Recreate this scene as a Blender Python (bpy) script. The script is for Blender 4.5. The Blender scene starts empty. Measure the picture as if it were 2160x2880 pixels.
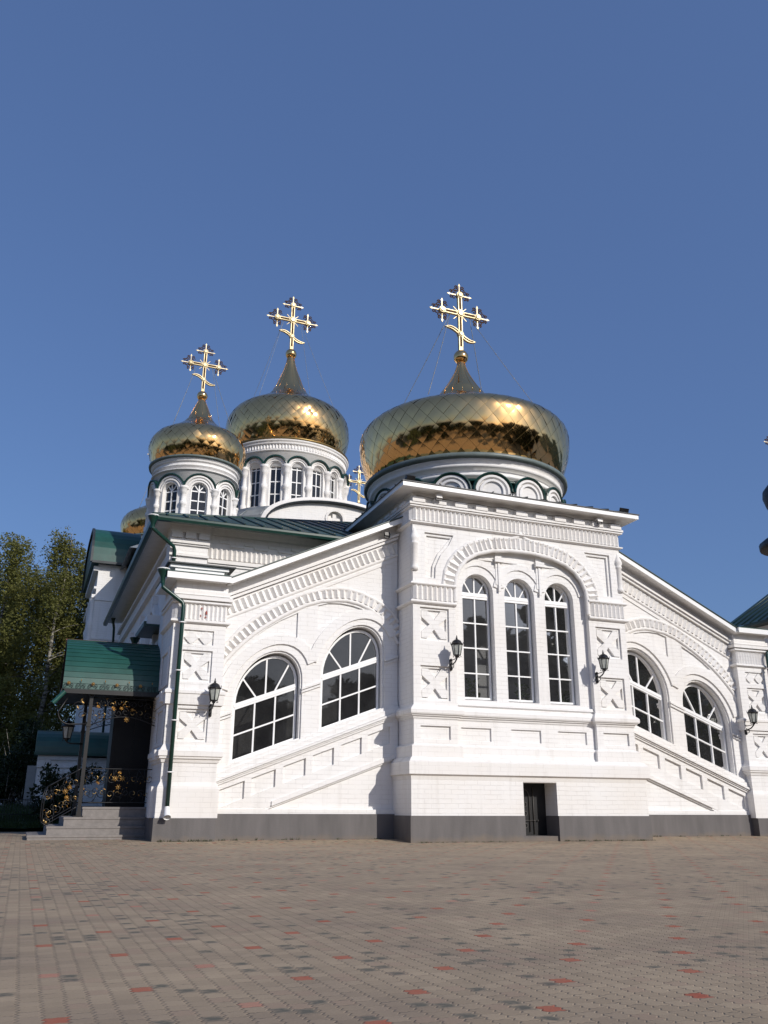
import bpy, bmesh, math, random
from mathutils import Vector, Matrix, geometry
random.seed(7)
R = math.radians
scene = bpy.context.scene
COL = scene.collection
# ------------------------------------------------------------------ camera, sky, sun, exposure
cam_d = bpy.data.cameras.new('camera'); cam = bpy.data.objects.new('camera', cam_d); COL.objects.link(cam)
scene.camera = cam
CAM = Vector((-7.94924, -18.35237, 0.72585))
PITCH, ROLL, YAW = 0.33066387, 0.004872, 0.37846196
f0 = Vector((math.sin(YAW), math.cos(YAW), 0)); r0 = Vector((math.cos(YAW), -math.sin(YAW), 0)); up0 = Vector((0, 0, 1))
fwd = math.cos(PITCH)*f0 + math.sin(PITCH)*up0; upv = math.cos(PITCH)*up0 - math.sin(PITCH)*f0
rr = math.cos(ROLL)*r0 + math.sin(ROLL)*upv; uu = math.cos(ROLL)*upv - math.sin(ROLL)*r0
m = Matrix((rr, uu, -fwd)).transposed().to_4x4(); m.translation = CAM
cam.matrix_world = m
cam_d.sensor_fit = 'AUTO'; cam_d.sensor_width = 36.0; cam_d.lens = 2421.2/2880*36
cam_d.clip_start = 0.1; cam_d.clip_end = 2000
SUN = Vector((0.45, -1.0, 0.60)).normalized()
wd = bpy.data.worlds.new('World'); scene.world = wd; wd.use_nodes = True
nt = wd.node_tree; bg = nt.nodes['Background']
sky = nt.nodes.new('ShaderNodeTexSky'); sky.sky_type = 'NISHITA'; sky.sun_disc = False
sky.sun_elevation = math.asin(SUN.z); sky.sun_rotation = math.atan2(SUN.x, SUN.y)
sky.altitude = 0; sky.air_density = 1.0; sky.dust_density = 2.0; sky.ozone_density = 6.0
hz = nt.nodes.new('ShaderNodeMix'); hz.data_type = 'RGBA'; hz.inputs[0].default_value = 0.55   # even summer haze over the whole sky
nt.links.new(sky.outputs[0], hz.inputs[6]); hz.inputs[7].default_value = (0.58, 1.02, 2.40, 1)
nt.links.new(hz.outputs[2], bg.inputs[0]); bg.inputs[1].default_value = 0.13
sun_d = bpy.data.lights.new('sun', 'SUN'); sun = bpy.data.objects.new('sun', sun_d); COL.objects.link(sun)
sun_d.energy = 3.1; sun_d.angle = R(0.53); sun_d.color = (1.0, 0.945, 0.875)
sun.rotation_euler = SUN.to_track_quat('Z', 'Y').to_euler(); sun.location = (20, -40, 40)
vs = scene.view_settings; vs.view_transform = 'Standard'; vs.look = 'None'; vs.exposure = 0.22; vs.gamma = 1.0
scene.cycles.max_bounces = 6

# ------------------------------------------------------------------ materials
def newmat(name):
    m = bpy.data.materials.new(name); m.use_nodes = True
    n = m.node_tree.nodes; b = n['Principled BSDF']
    return m, n, m.node_tree.links, b
def math_n(n, l, op, a, b=None, c=None):
    k = n.new('ShaderNodeMath'); k.operation = op
    for i, v in enumerate((a, b, c)):
        if v is None: continue
        if isinstance(v, (int, float)): k.inputs[i].default_value = v
        else: l.new(v, k.inputs[i])
    return k.outputs[0]
def noise(n, l, scale, detail=4, vec=None, rough=0.55):
    t = n.new('ShaderNodeTexNoise'); t.inputs['Scale'].default_value = scale; t.inputs['Detail'].default_value = detail
    t.inputs['Roughness'].default_value = rough
    if vec is None:
        g = n.new('ShaderNodeNewGeometry'); vec = g.outputs['Position']
    l.new(vec, t.inputs['Vector']); return t.outputs['Fac']
def ramp(n, l, fac, stops):
    r = n.new('ShaderNodeValToRGB'); l.new(fac, r.inputs[0])
    e = r.color_ramp.elements
    while len(e) < len(stops): e.new(0.5)
    for i, (p, c) in enumerate(stops):
        e[i].position = p; e[i].color = (*c, 1) if len(c) == 3 else c
    return r.outputs[0]
def mix(n, l, fac, a, b, mode='MIX'):
    k = n.new('ShaderNodeMix'); k.data_type = 'RGBA'; k.blend_type = mode
    for s, v in ((0, fac), (6, a), (7, b)):
        if isinstance(v, (int, float)): k.inputs[s].default_value = v
        elif isinstance(v, tuple): k.inputs[s].default_value = (*v, 1)
        else: l.new(v, k.inputs[s])
    return k.outputs[2]
def bump(n, l, b, h, strength=0.3, dist=0.02):
    k = n.new('ShaderNodeBump'); k.inputs['Strength'].default_value = strength; k.inputs['Distance'].default_value = dist
    l.new(h, k.inputs['Height']); l.new(k.outputs[0], b.inputs['Normal'])
def simple(name, col, rough=0.6, metal=0.0, var=0.12, scale=6.0, bstr=0.0, spec=None):
    m, n, l, b = newmat(name)
    f = noise(n, l, scale)
    lo = tuple(max(0, c*(1-var)) for c in col); hi = tuple(min(1, c*(1+var)) for c in col)
    l.new(ramp(n, l, f, [(0.3, lo), (0.7, hi)]), b.inputs['Base Color'])
    b.inputs['Roughness'].default_value = rough; b.inputs['Metallic'].default_value = metal
    if spec is not None: b.inputs['Specular IOR Level'].default_value = spec
    if bstr: bump(n, l, b, noise(n, l, scale*4), bstr, 0.01)
    return m

def brick_mat(name, base=(0.80, 0.79, 0.775), bstr=0.48, wear=1.0):
    m, n, l, b = newmat(name)
    g = n.new('ShaderNodeNewGeometry'); s = n.new('ShaderNodeSeparateXYZ'); l.new(g.outputs['Position'], s.inputs[0])
    ua = math_n(n, l, 'ADD', s.outputs[0], s.outputs[1])
    # courses wobble a little, as hand-laid brick does
    wob = math_n(n, l, 'MULTIPLY', math_n(n, l, 'SUBTRACT', noise(n, l, 1.7, 3), 0.5), 0.035)
    zz = math_n(n, l, 'ADD', s.outputs[2], wob)
    cv = n.new('ShaderNodeCombineXYZ'); l.new(ua, cv.inputs[0]); l.new(zz, cv.inputs[1])
    br = n.new('ShaderNodeTexBrick'); l.new(cv.outputs[0], br.inputs['Vector'])
    br.inputs['Scale'].default_value = 1.0; br.inputs['Brick Width'].default_value = 0.33; br.inputs['Row Height'].default_value = 0.101
    br.inputs['Mortar Size'].default_value = 0.007; br.inputs['Mortar Smooth'].default_value = 0.35; br.inputs['Bias'].default_value = 0
    br.inputs['Color1'].default_value = (1, 1, 1, 1); br.inputs['Color2'].default_value = (0.90, 0.90, 0.90, 1); br.inputs['Mortar'].default_value = (0.55, 0.55, 0.55, 1)
    # paint fills many joints: mask the mortar with noise
    nm = noise(n, l, 3.1, 5)
    mk = ramp(n, l, nm, [(0.36, (0.15, 0.15, 0.15)), (0.62, (1, 1, 1))])
    mort = math_n(n, l, 'MULTIPLY', br.outputs['Fac'], mk)
    warm = ramp(n, l, noise(n, l, 0.55, 5), [(0.40, base), (0.72, (base[0]*0.965, base[1]*0.94, base[2]*0.905))])
    c = mix(n, l, math_n(n, l, 'MULTIPLY', mort, 0.24), warm, (0.42, 0.39, 0.36))
    # chips and drip stains
    nd = noise(n, l, 9.0, 6, rough=0.7)
    st = ramp(n, l, nd, [(0.70, (0, 0, 0)), (0.80, (1, 1, 1))])
    c = mix(n, l, math_n(n, l, 'MULTIPLY', st, 0.30*wear), c, (0.50, 0.42, 0.34))
    mp = n.new('ShaderNodeMapping'); mp.inputs['Scale'].default_value = (5, 5, 0.5); l.new(g.outputs['Position'], mp.inputs[0])
    streak = ramp(n, l, noise(n, l, 1.0, 4, mp.outputs[0]), [(0.55, (0, 0, 0)), (0.75, (1, 1, 1))])
    c = mix(n, l, math_n(n, l, 'MULTIPLY', streak, 0.25*wear), c, (0.52, 0.49, 0.45))
    l.new(c, b.inputs['Base Color']); b.inputs['Roughness'].default_value = 0.75; b.inputs['Specular IOR Level'].default_value = 0.25
    h = math_n(n, l, 'SUBTRACT', math_n(n, l, 'MULTIPLY', nd, 0.35), mort)
    h = math_n(n, l, 'ADD', h, math_n(n, l, 'MULTIPLY', noise(n, l, 28, 3), 0.25))
    bump(n, l, b, h, bstr, 0.012)
    return m
M = {}
M['brick'] = brick_mat('white_painted_brick')
M['trim'] = brick_mat('white_painted_moulding', (0.79, 0.775, 0.755), 0.25, 1.4)
M['white'] = simple('white_enamel', (0.82, 0.82, 0.81), 0.4, var=0.03, scale=3)
M['soffit'] = simple('white_soffit_boards', (0.74, 0.725, 0.70), 0.55, var=0.06, scale=5)
def plinth_mat():
    m, n, l, b = newmat('grey_render_plinth')
    g = n.new('ShaderNodeNewGeometry'); mp = n.new('ShaderNodeMapping'); mp.inputs['Scale'].default_value = (4, 4, 0.7); l.new(g.outputs['Position'], mp.inputs[0])
    a = ramp(n, l, noise(n, l, 1.0, 6, mp.outputs[0]), [(0.3, (0.108, 0.101, 0.099)), (0.7, (0.150, 0.139, 0.136))])
    sp = ramp(n, l, noise(n, l, 6.0, 7, rough=0.75), [(0.70, (0, 0, 0)), (0.78, (1, 1, 1))])
    c = mix(n, l, math_n(n, l, 'MULTIPLY', sp, 0.4), a, (0.30, 0.29, 0.29))
    s = n.new('ShaderNodeSeparateXYZ'); l.new(g.outputs['Position'], s.inputs[0])
    zz = math_n(n, l, 'ADD', s.outputs[2], math_n(n, l, 'MULTIPLY', math_n(n, l, 'SUBTRACT', noise(n, l, 3.0, 6), 0.5), 0.28))
    c = mix(n, l, math_n(n, l, 'MULTIPLY', ramp(n, l, zz, [(0.03, (1, 1, 1)), (0.16, (0, 0, 0))]), 0.55), c, (0.20, 0.155, 0.11))
    l.new(c, b.inputs['Base Color']); b.inputs['Roughness'].default_value = 0.85
    bump(n, l, b, noise(n, l, 30, 4), 0.25, 0.01); return m
M['plinth'] = plinth_mat()
M['green'] = simple('green_enamel_metal', (0.013, 0.068, 0.053), 0.38, var=0.18, scale=2.5, bstr=0.05)
M['green_dark'] = simple('dark_green_roof_metal', (0.020, 0.050, 0.042), 0.42, var=0.35, scale=1.6, bstr=0.08)
M['pipe'] = simple('dark_green_pipe_enamel', (0.005, 0.036, 0.027), 0.3, var=0.1)
M['dark_roof'] = simple('dark_grey_roof_metal', (0.022, 0.028, 0.032), 0.5, var=0.3, scale=3)
M['grey_metal'] = simple('weathered_zinc', (0.24, 0.26, 0.27), 0.45, metal=0.3, var=0.15, scale=2)
M['grey_gutter'] = simple('grey_green_metal_rim', (0.13, 0.16, 0.15), 0.45, var=0.2, scale=3)
M['iron'] = simple('black_iron', (0.008, 0.008, 0.009), 0.42, var=0.3)
M['iron_brown'] = simple('brown_black_iron', (0.009, 0.008, 0.008), 0.45, var=0.2)
M['leafgold'] = simple('gilded_iron', (0.50, 0.34, 0.14), 0.38, metal=0.9, var=0.2, scale=20)
M['stone'] = simple('grey_step_granite', (0.22, 0.20, 0.185), 0.8, var=0.14, scale=9, bstr=0.12)
M['dark_glazing'] = simple('dark_bronze_vestibule', (0.006, 0.006, 0.007), 0.45, var=0.2, spec=.2)
M['red_edge'] = simple('red_roof_edge', (0.16, 0.035, 0.025), 0.5)
def gold_mat(name, rough, col):
    m, n, l, b = newmat(name)
    l.new(ramp(n, l, noise(n, l, 0.9, 4), [(0.3, tuple(c*0.93 for c in col)), (0.7, col)]), b.inputs['Base Color'])
    b.inputs['Metallic'].default_value = 1.0
    l.new(ramp(n, l, noise(n, l, 2.3, 4), [(0.3, (rough*0.8,)*3), (0.7, (rough*1.25,)*3)]), b.inputs['Roughness'])
    bump(n, l, b, noise(n, l, 3.5, 2), 0.05, 0.03)
    return m
M['gold'] = gold_mat('gilded_dome_sheet', 0.10, (1.0, 0.61, 0.25))
M['gold_seam'] = simple('dark_seam_gold', (0.26, 0.18, 0.07), 0.4, metal=0.8)  # darker gold underlay showing in the gaps between dome sheets
M['gold_cross'] = gold_mat('polished_cross_gold', 0.5, (0.46, 0.385, 0.235))
M['filigree'] = simple('dark_cross_filigree', (0.085, 0.045, 0.018), 0.6, metal=0.0, var=0.6, scale=40, spec=0.1)
def glass_mat():
    m, n, l, b = newmat('dark_window_glass')
    l.new(ramp(n, l, noise(n, l, 1.3, 5), [(0.35, (0.008, 0.008, 0.009)), (0.75, (0.020, 0.020, 0.021))]), b.inputs['Base Color'])
    b.inputs['Roughness'].default_value = 0.03; b.inputs['IOR'].default_value = 1.62
    bump(n, l, b, noise(n, l, 0.8, 2), 0.04, 0.03); return m
M['glass'] = glass_mat()
def clear_glass():
    m, n, l, b = newmat('tinted_window_glass')
    gl = n.new('ShaderNodeBsdfGlossy'); gl.inputs['Roughness'].default_value = 0.02
    tr = n.new('ShaderNodeBsdfTransparent')
    l.new(ramp(n, l, noise(n, l, 1.1, 5), [(0.35, (0.44, 0.45, 0.46)), (0.7, (0.54, 0.545, 0.55))]), tr.inputs[0])
    fn = n.new('ShaderNodeFresnel'); fn.inputs[0].default_value = 1.75
    bp = n.new('ShaderNodeBump'); bp.inputs['Strength'].default_value = 0.05; bp.inputs['Distance'].default_value = 0.03; l.new(noise(n, l, 0.9, 2), bp.inputs['Height'])
    l.new(bp.outputs[0], gl.inputs['Normal']); l.new(bp.outputs[0], fn.inputs['Normal'])
    ms = n.new('ShaderNodeMixShader'); l.new(fn.outputs[0], ms.inputs[0]); l.new(tr.outputs[0], ms.inputs[1]); l.new(gl.outputs[0], ms.inputs[2])
    df = n.new('ShaderNodeBsdfDiffuse'); df.inputs[0].default_value = (0.30, 0.30, 0.31, 1)   # film of dust
    m2 = n.new('ShaderNodeMixShader'); l.new(math_n(n, l, 'MULTIPLY', noise(n, l, 2.2, 5), 0.11), m2.inputs[0]); l.new(ms.outputs[0], m2.inputs[1]); l.new(df.outputs[0], m2.inputs[2])
    l.new(m2.outputs[0], n['Material Output'].inputs[0]); n.remove(b); return m
M['clear'] = clear_glass()
M['inner_shaded'] = simple('shaded_hall_plaster', (0.07, 0.068, 0.065), 0.8, var=0.2)  # hall plaster with the shade put into its colour, keeps panes dark
M['inner'] = simple('lit_hall_plaster', (0.62, 0.60, 0.57), 0.8, var=0.1)  # pale copy of the hall plaster, coloured as the sunlit side
def frosted():
    m, n, l, b = newmat('frosted_lantern_glass')
    l.new(ramp(n, l, noise(n, l, 14), [(0.3, (0.34, 0.36, 0.33)), (0.7, (0.5, 0.52, 0.48))]), b.inputs['Base Color'])
    b.inputs['Roughness'].default_value = 0.25; return m
M['frost'] = frosted()
M['bark'] = None
def bark():
    m, n, l, b = newmat('birch_bark')
    g = n.new('ShaderNodeNewGeometry'); mp = n.new('ShaderNodeMapping'); mp.inputs['Scale'].default_value = (3, 3, 9); l.new(g.outputs['Position'], mp.inputs[0])
    l.new(ramp(n, l, noise(n, l, 1.0, 5, mp.outputs[0]), [(0.42, (0.03, 0.026, 0.022)), (0.58, (0.30, 0.28, 0.24))]), b.inputs['Base Color'])
    b.inputs['Roughness'].default_value = 0.8; return m
M['bark'] = bark()
def leaf_mat(name, lo, hi, trans=0.25):
    m, n, l, b = newmat(name)
    c = ramp(n, l, noise(n, l, 0.55, 5), [(0.3, lo), (0.7, hi)])
    wn = n.new('ShaderNodeNewGeometry')
    c2 = mix(n, l, math_n(n, l, 'MULTIPLY', wn.outputs['Random Per Island'], 0.45), c, tuple(x*0.6 for x in hi))
    l.new(c2, b.inputs['Base Color']); b.inputs['Roughness'].default_value = 0.6; b.inputs['Specular IOR Level'].default_value = 0.25
    t = n.new('ShaderNodeBsdfTranslucent'); l.new(c2, t.inputs[0])
    ms = n.new('ShaderNodeMixShader'); ms.inputs[0].default_value = trans
    out = n['Material Output']; l.new(b.outputs[0], ms.inputs[1]); l.new(t.outputs[0], ms.inputs[2]); l.new(ms.outputs[0], out.inputs[0])
    return m
M['leaf'] = leaf_mat('birch_leaves', (0.125, 0.135, 0.034), (0.215, 0.212, 0.060), .42)
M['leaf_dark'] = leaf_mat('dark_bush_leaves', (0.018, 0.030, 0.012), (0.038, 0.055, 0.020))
M['leaf_house'] = leaf_mat('houseplant_leaves', (0.05, 0.10, 0.02), (0.12, 0.19, 0.04))
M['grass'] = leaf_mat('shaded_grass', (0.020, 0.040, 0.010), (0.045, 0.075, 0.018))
M['pot'] = simple('pale_plant_pot', (0.45, 0.42, 0.38), 0.6)

def paver_mat():
    m, n, l, b = newmat('interlocking_pavers')
    g = n.new('ShaderNodeNewGeometry'); s = n.new('ShaderNodeSeparateXYZ'); l.new(g.outputs['Position'], s.inputs[0])
    A = lambda op, x, y=None, z=None: math_n(n, l, op, x, y, z)
    BW, BL = 0.0881, 0.0934
    v0 = A('DIVIDE', A('ADD', s.outputs[1], 14.66+BL/2), BL)
    jit = A('MULTIPLY', A('SUBTRACT', noise(n, l, 4.2, 2), 0.5), 0.16)
    u = A('ADD', A('DIVIDE', A('ADD', s.outputs[0], 7.03+BW/2), BW), jit)
    tri = A('MULTIPLY', A('SUBTRACT', A('PINGPONG', A('MULTIPLY', v0, 4.0), 1.0), 0.5), 0.20)
    u = A('ADD', u, tri)
    i = A('FLOOR', u)
    v = A('ADD', A('ADD', v0, A('MULTIPLY', A('FLOORED_MODULO', i, 2.0), 0.5)), jit)
    tri2 = A('MULTIPLY', A('SUBTRACT', A('PINGPONG', A('MULTIPLY', u, 4.0), 1.0), 0.5), 0.06)
    v = A('ADD', v, tri2)
    j = A('FLOOR', v)
    fu = A('FRACT', u); fv = A('FRACT', v)
    du = A('MULTIPLY', A('MINIMUM', fu, A('SUBTRACT', 1.0, fu)), BW); dv = A('MULTIPLY', A('MINIMUM', fv, A('SUBTRACT', 1.0, fv)), BL)
    d = A('MINIMUM', du, dv)
    cell = n.new('ShaderNodeCombineXYZ'); l.new(i, cell.inputs[0]); l.new(j, cell.inputs[1])
    wn = n.new('ShaderNodeTexWhiteNoise'); wn.noise_dimensions = '2D'; l.new(cell.outputs[0], wn.inputs['Vector'])
    h1 = wn.outputs['Value']; sc = n.new('ShaderNodeSeparateColor'); l.new(wn.outputs['Color'], sc.inputs[0]); h2 = sc.outputs[0]; h3 = sc.outputs[1]
    # red setts on a centred lattice: every 4th column, every 10th stone, alternate columns shifted by five
    i4 = A('COMPARE', A('FLOORED_MODULO', i, 4.0), 0.0, 0.1)
    sh = A('MULTIPLY', A('FLOORED_MODULO', A('DIVIDE', i, 4.0), 2.0), 5.0)
    j10 = A('COMPARE', A('FLOORED_MODULO', A('ADD', j, sh), 10.0), 0.0, 0.1)
    red = A('MULTIPLY', i4, j10)
    big = noise(n, l, 0.35, 4)
    basec = ramp(n, l, noise(n, l, 1.1, 6), [(0.22, (0.255, 0.198, 0.146)), (0.5, (0.325, 0.254, 0.176)), (0.80, (0.405, 0.316, 0.216))])
    tone = A('ADD', 0.90, A('MULTIPLY', h1, 0.20))
    tc = n.new('ShaderNodeCombineXYZ')
    for k in range(3): l.new(tone, tc.inputs[k])
    c = mix(n, l, 1.0, basec, tc.outputs[0], 'MULTIPLY')
    pink = A('MULTIPLY', A('GREATER_THAN', h2, 0.90), 0.35)
    c = mix(n, l, pink, c, (0.25, 0.165, 0.125))
    # mossy dark stones, mostly in damp patches
    patch = ramp(n, l, noise(n, l, 0.33, 3), [(0.44, (0, 0, 0)), (0.66, (1, 1, 1))])
    soft = ramp(n, l, d, [(0.0, (0.0,)*3), (0.028, (1, 1, 1))])
    dk = A('MULTIPLY', A('GREATER_THAN', A('ADD', h3, A('MULTIPLY', patch, 0.16)), 0.975), A('MULTIPLY', soft, noise(n, l, 27, 3)))
    c = mix(n, l, A('MINIMUM', A('MULTIPLY', dk, 1.9), 0.92), c, (0.105, 0.103, 0.084))
    redc = mix(n, l, A('MULTIPLY', A('GREATER_THAN', h1, 0.82), 0.55), (0.37, 0.095, 0.055), (0.46, 0.27, 0.20))
    c = mix(n, l, A('MULTIPLY', red, A('ADD', 0.45, A('MULTIPLY', noise(n, l, 9, 4), 0.65))), c, redc)
    fine = noise(n, l, 85, 5, rough=0.7)
    gr = A('ADD', 0.82, A('MULTIPLY', fine, 0.36)); gc = n.new('ShaderNodeCombineXYZ')
    for k in range(3): l.new(gr, gc.inputs[k])
    c = mix(n, l, 1.0, c, gc.outputs[0], 'MULTIPLY')
    fade = ramp(n, l, noise(n, l, 7, 4), [(0.38, (0.12,)*3), (0.60, (1, 1, 1))])
    d = A('MINIMUM', du, A('ADD', dv, A('MULTIPLY', A('SUBTRACT', 1.0, fade), 0.006)))
    jn = A('ADD', d, A('MULTIPLY', A('SUBTRACT', noise(n, l, 52, 3), 0.5), 0.0065))
    joint = ramp(n, l, jn, [(0.0012, (1, 1, 1)), (0.0036, (0, 0, 0))])
    jc = ramp(n, l, noise(n, l, 66, 2), [(0.42, (0.05, 0.043, 0.035)), (0.60, (0.22, 0.19, 0.155))])
    c = mix(n, l, A('MULTIPLY', A('MULTIPLY', joint, A('ADD', 0.35, A('MULTIPLY', fade, 0.6))), 0.95), c, jc)
    l.new(c, b.inputs['Base Color']); b.inputs['Roughness'].default_value = 0.9; b.inputs['Specular IOR Level'].default_value = 0.2
    hh = A('ADD', A('MULTIPLY', ramp(n, l, jn, [(0.0, (0, 0, 0)), (0.0063, (1, 1, 1))]), 1.0), A('ADD', A('MULTIPLY', fine, 0.22), A('MULTIPLY', h2, 0.35)))
    bump(n, l, b, hh, 0.55, 0.006)
    return m
M['pavers'] = paver_mat()

# ------------------------------------------------------------------ mesh helpers
def fr_front(y0): return lambda a, b, d: (a, y0-d, b)
def fr_left(x0): return lambda a, b, d: (x0-d, a, b)
def fr_right(x0): return lambda a, b, d: (x0+d, a, b)
def fr_plan(): return lambda a, b, d: (a, b, d)
def fr_polar(cx, cy, r, ph=0.0):
    def f(a, b, d):
        t = a/r+ph; return (cx+(r+d)*math.sin(t), cy-(r+d)*math.cos(t), b)
    return f
def fr_wing(y0, x0, sg): return lambda s, b, d: (x0+sg*s, y0-d, b)

class MB:
    def __init__(s): s.v = []; s.f = []; s.mi = []; s.sm = []
    def add(s, vs, fs, mi=0, sm=False):
        o = len(s.v); s.v += [tuple(x) for x in vs]
        for f in fs: s.f.append([o+k for k in f]); s.mi.append(mi); s.sm.append(sm)
    def hexa(s, p, mi=0):  # 8 points: bottom 4, top 4
        s.add(p, [(0, 3, 2, 1), (4, 5, 6, 7), (0, 1, 5, 4), (1, 2, 6, 5), (2, 3, 7, 6), (3, 0, 4, 7)], mi)
    def box(s, x0, x1, y0, y1, z0, z1, mi=0):
        s.hexa([(x0, y0, z0), (x1, y0, z0), (x1, y1, z0), (x0, y1, z0), (x0, y0, z1), (x1, y0, z1), (x1, y1, z1), (x0, y1, z1)], mi)
    def fbox(s, fr, a0, a1, b0, b1, d0, d1, mi=0):
        s.hexa([fr(a0, b0, d0), fr(a1, b0, d0), fr(a1, b0, d1), fr(a0, b0, d1), fr(a0, b1, d0), fr(a1, b1, d0), fr(a1, b1, d1), fr(a0, b1, d1)], mi)
    def prism(s, fr, pts, d0, d1, mi=0):
        n = len(pts); vs = [fr(a, b, d0) for a, b in pts]+[fr(a, b, d1) for a, b in pts]
        s.add(vs, [tuple(range(n-1, -1, -1)), tuple(range(n, 2*n))]+[(i, (i+1) % n, n+(i+1) % n, n+i) for i in range(n)], mi)
    def bar(s, fr, p, q, w, d0, d1, mi=0):
        dx, dy = q[0]-p[0], q[1]-p[1]; L = math.hypot(dx, dy) or 1; nx, ny = -dy/L*w/2, dx/L*w/2
        s.prism(fr, [(p[0]+nx, p[1]+ny), (p[0]-nx, p[1]-ny), (q[0]-nx, q[1]-ny), (q[0]+nx, q[1]+ny)], d0, d1, mi)
    def poly(s, fr, outline, holes, d0, d1, mi=0, back=False):
        loops = [outline]+list(holes); V = []; E = []; start = []
        for lp in loops:
            o = len(V); start.append(o); V += [Vector((p[0], p[1])) for p in lp]
            E += [(o+i, o+(i+1) % len(lp)) for i in range(len(lp))]
        r = geometry.delaunay_2d_cdt(V, E, [], 0, 1e-5)
        nv, nf = r[0], r[2]
        def inside(x, y, lp):
            c = False; k = len(lp)-1
            for i in range(len(lp)):
                xi, yi = lp[i]; xk, yk = lp[k]
                if (yi > y) != (yk > y) and x < (xk-xi)*(y-yi)/(yk-yi)+xi: c = not c
                k = i
            return c
        keep = []
        for f in nf:
            cx = sum(nv[i].x for i in f)/len(f); cy = sum(nv[i].y for i in f)/len(f)
            if inside(cx, cy, outline) and not any(inside(cx, cy, h) for h in holes): keep.append(tuple(f))
        s.add([fr(p.x, p.y, d1) for p in nv], keep, mi)
        if back: s.add([fr(p.x, p.y, d0) for p in nv], keep, mi)
        for lp in loops:
            n = len(lp); s.add([fr(a, b, d0) for a, b in lp]+[fr(a, b, d1) for a, b in lp], [(i, (i+1) % n, n+(i+1) % n, n+i) for i in range(n)], mi)
    def sweep(s, fr, path, prof, mi=0, closed=False, pclosed=True, sm=False):
        n = len(path); rows = []
        for i in range(n):
            p = path[i]
            if closed: a, c = path[i-1], path[(i+1) % n]
            else: a, c = path[max(i-1, 0)], path[min(i+1, n-1)]
            def nn(u, w):
                dx, dy = w[0]-u[0], w[1]-u[1]; L = math.hypot(dx, dy) or 1; return (-dy/L, dx/L)
            if i == 0 and not closed: mx, my = nn(p, c)
            elif i == n-1 and not closed: mx, my = nn(a, p)
            else:
                n1 = nn(a, p); n2 = nn(p, c); sx, sy = n1[0]+n2[0], n1[1]+n2[1]; q = (sx*sx+sy*sy) or 1; mx, my = 2*sx/q, 2*sy/q
            rows.append([fr(p[0]+mx*u, p[1]+my*u, d) for u, d in prof])
        k = len(prof); vs = [x for r in rows for x in r]; fs = []
        for i in range(n if closed else n-1):
            i2 = (i+1) % n
            for j in range(k if pclosed else k-1):
                j2 = (j+1) % k; fs.append((i*k+j, i*k+j2, i2*k+j2, i2*k+j))
        if not closed and pclosed: fs += [tuple(range(k)), tuple(range((n-1)*k, n*k))]
        s.add(vs, fs, mi, sm)
    def teeth(s, fr, path, step, n0, n1, d0, h, mi=0):
        # resample the path and set a triangular brick at every step
        L = [0]
        for i in range(1, len(path)): L.append(L[-1]+math.hypot(path[i][0]-path[i-1][0], path[i][1]-path[i-1][1]))
        N = max(1, round(L[-1]/step))
        def at(t):
            t = min(max(t, 0), L[-1])
            for i in range(1, len(L)):
                if t <= L[i]+1e-9:
                    u = (t-L[i-1])/((L[i]-L[i-1]) or 1); p, q = path[i-1], path[i]
                    dx, dy = q[0]-p[0], q[1]-p[1]; k = math.hypot(dx, dy) or 1
                    return (p[0]+dx*u, p[1]+dy*u, -dy/k, dx/k)
        for i in range(N):
            a = at(L[-1]*i/N); c = at(L[-1]*(i+1)/N); mm = at(L[-1]*(i+0.5)/N)
            hh = h*random.uniform(0.93, 1.05)
            P = [fr(a[0]+a[2]*n0, a[1]+a[3]*n0, d0), fr(mm[0]+mm[2]*n0, mm[1]+mm[3]*n0, d0+hh), fr(c[0]+c[2]*n0, c[1]+c[3]*n0, d0),
                 fr(a[0]+a[2]*n1, a[1]+a[3]*n1, d0), fr(mm[0]+mm[2]*n1, mm[1]+mm[3]*n1, d0+hh), fr(c[0]+c[2]*n1, c[1]+c[3]*n1, d0)]
            s.add(P, [(0, 1, 4, 3), (1, 2, 5, 4), (0, 2, 1), (3, 4, 5)], mi)
    def lathe(s, c, prof, seg=32, mi=0, sm=True, a0=0, a1=2*math.pi):
        full = abs(a1-a0-2*math.pi) < 1e-6; n = seg if full else seg+1
        vs = []
        for i in range(n):
            t = a0+(a1-a0)*i/seg
            for r, z in prof: vs.append((c[0]+r*math.sin(t), c[1]-r*math.cos(t), c[2]+z))
        k = len(prof); fs = []
        for i in range(seg):
            i2 = (i+1) % n
            for j in range(k-1): fs.append((i*k+j, i2*k+j, i2*k+j+1, i*k+j+1))
        s.add(vs, fs, mi, sm)
    def tube(s, pts, r, seg=6, mi=0, sm=True, cap=True):
        pts = [Vector(p) for p in pts]; n = len(pts); vs = []; prev = None
        for i, p in enumerate(pts):
            t = (pts[min(i+1, n-1)]-pts[max(i-1, 0)]); t = t.normalized() if t.length > 0 else Vector((0, 0, 1))
            if prev is None: u = t.cross(Vector((0.31, 0.2, 0.93))); u = u if u.length > 1e-3 else t.cross(Vector((1, 0, 0)))
            else: u = prev-t*prev.dot(t)
            u.normalize(); w = t.cross(u); prev = u
            rad = r[i] if isinstance(r, (list, tuple)) else r
            for k in range(seg):
                a = 2*math.pi*k/seg; vs.append(p+(u*math.cos(a)+w*math.sin(a))*rad)
        fs = [(i*seg+k, i*seg+(k+1) % seg, (i+1)*seg+(k+1) % seg, (i+1)*seg+k) for i in range(n-1) for k in range(seg)]
        if cap: fs += [tuple(range(seg)), tuple(range((n-1)*seg, n*seg))]
        s.add(vs, fs, mi, sm)
    def ball(s, c, r, seg=10, mi=0, sz=1.0):
        prof = [(max(r*math.sin(math.pi*i/seg), 1e-4), -r*sz*math.cos(math.pi*i/seg)) for i in range(seg+1)]
        s.lathe(c, prof, seg, mi)
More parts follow.
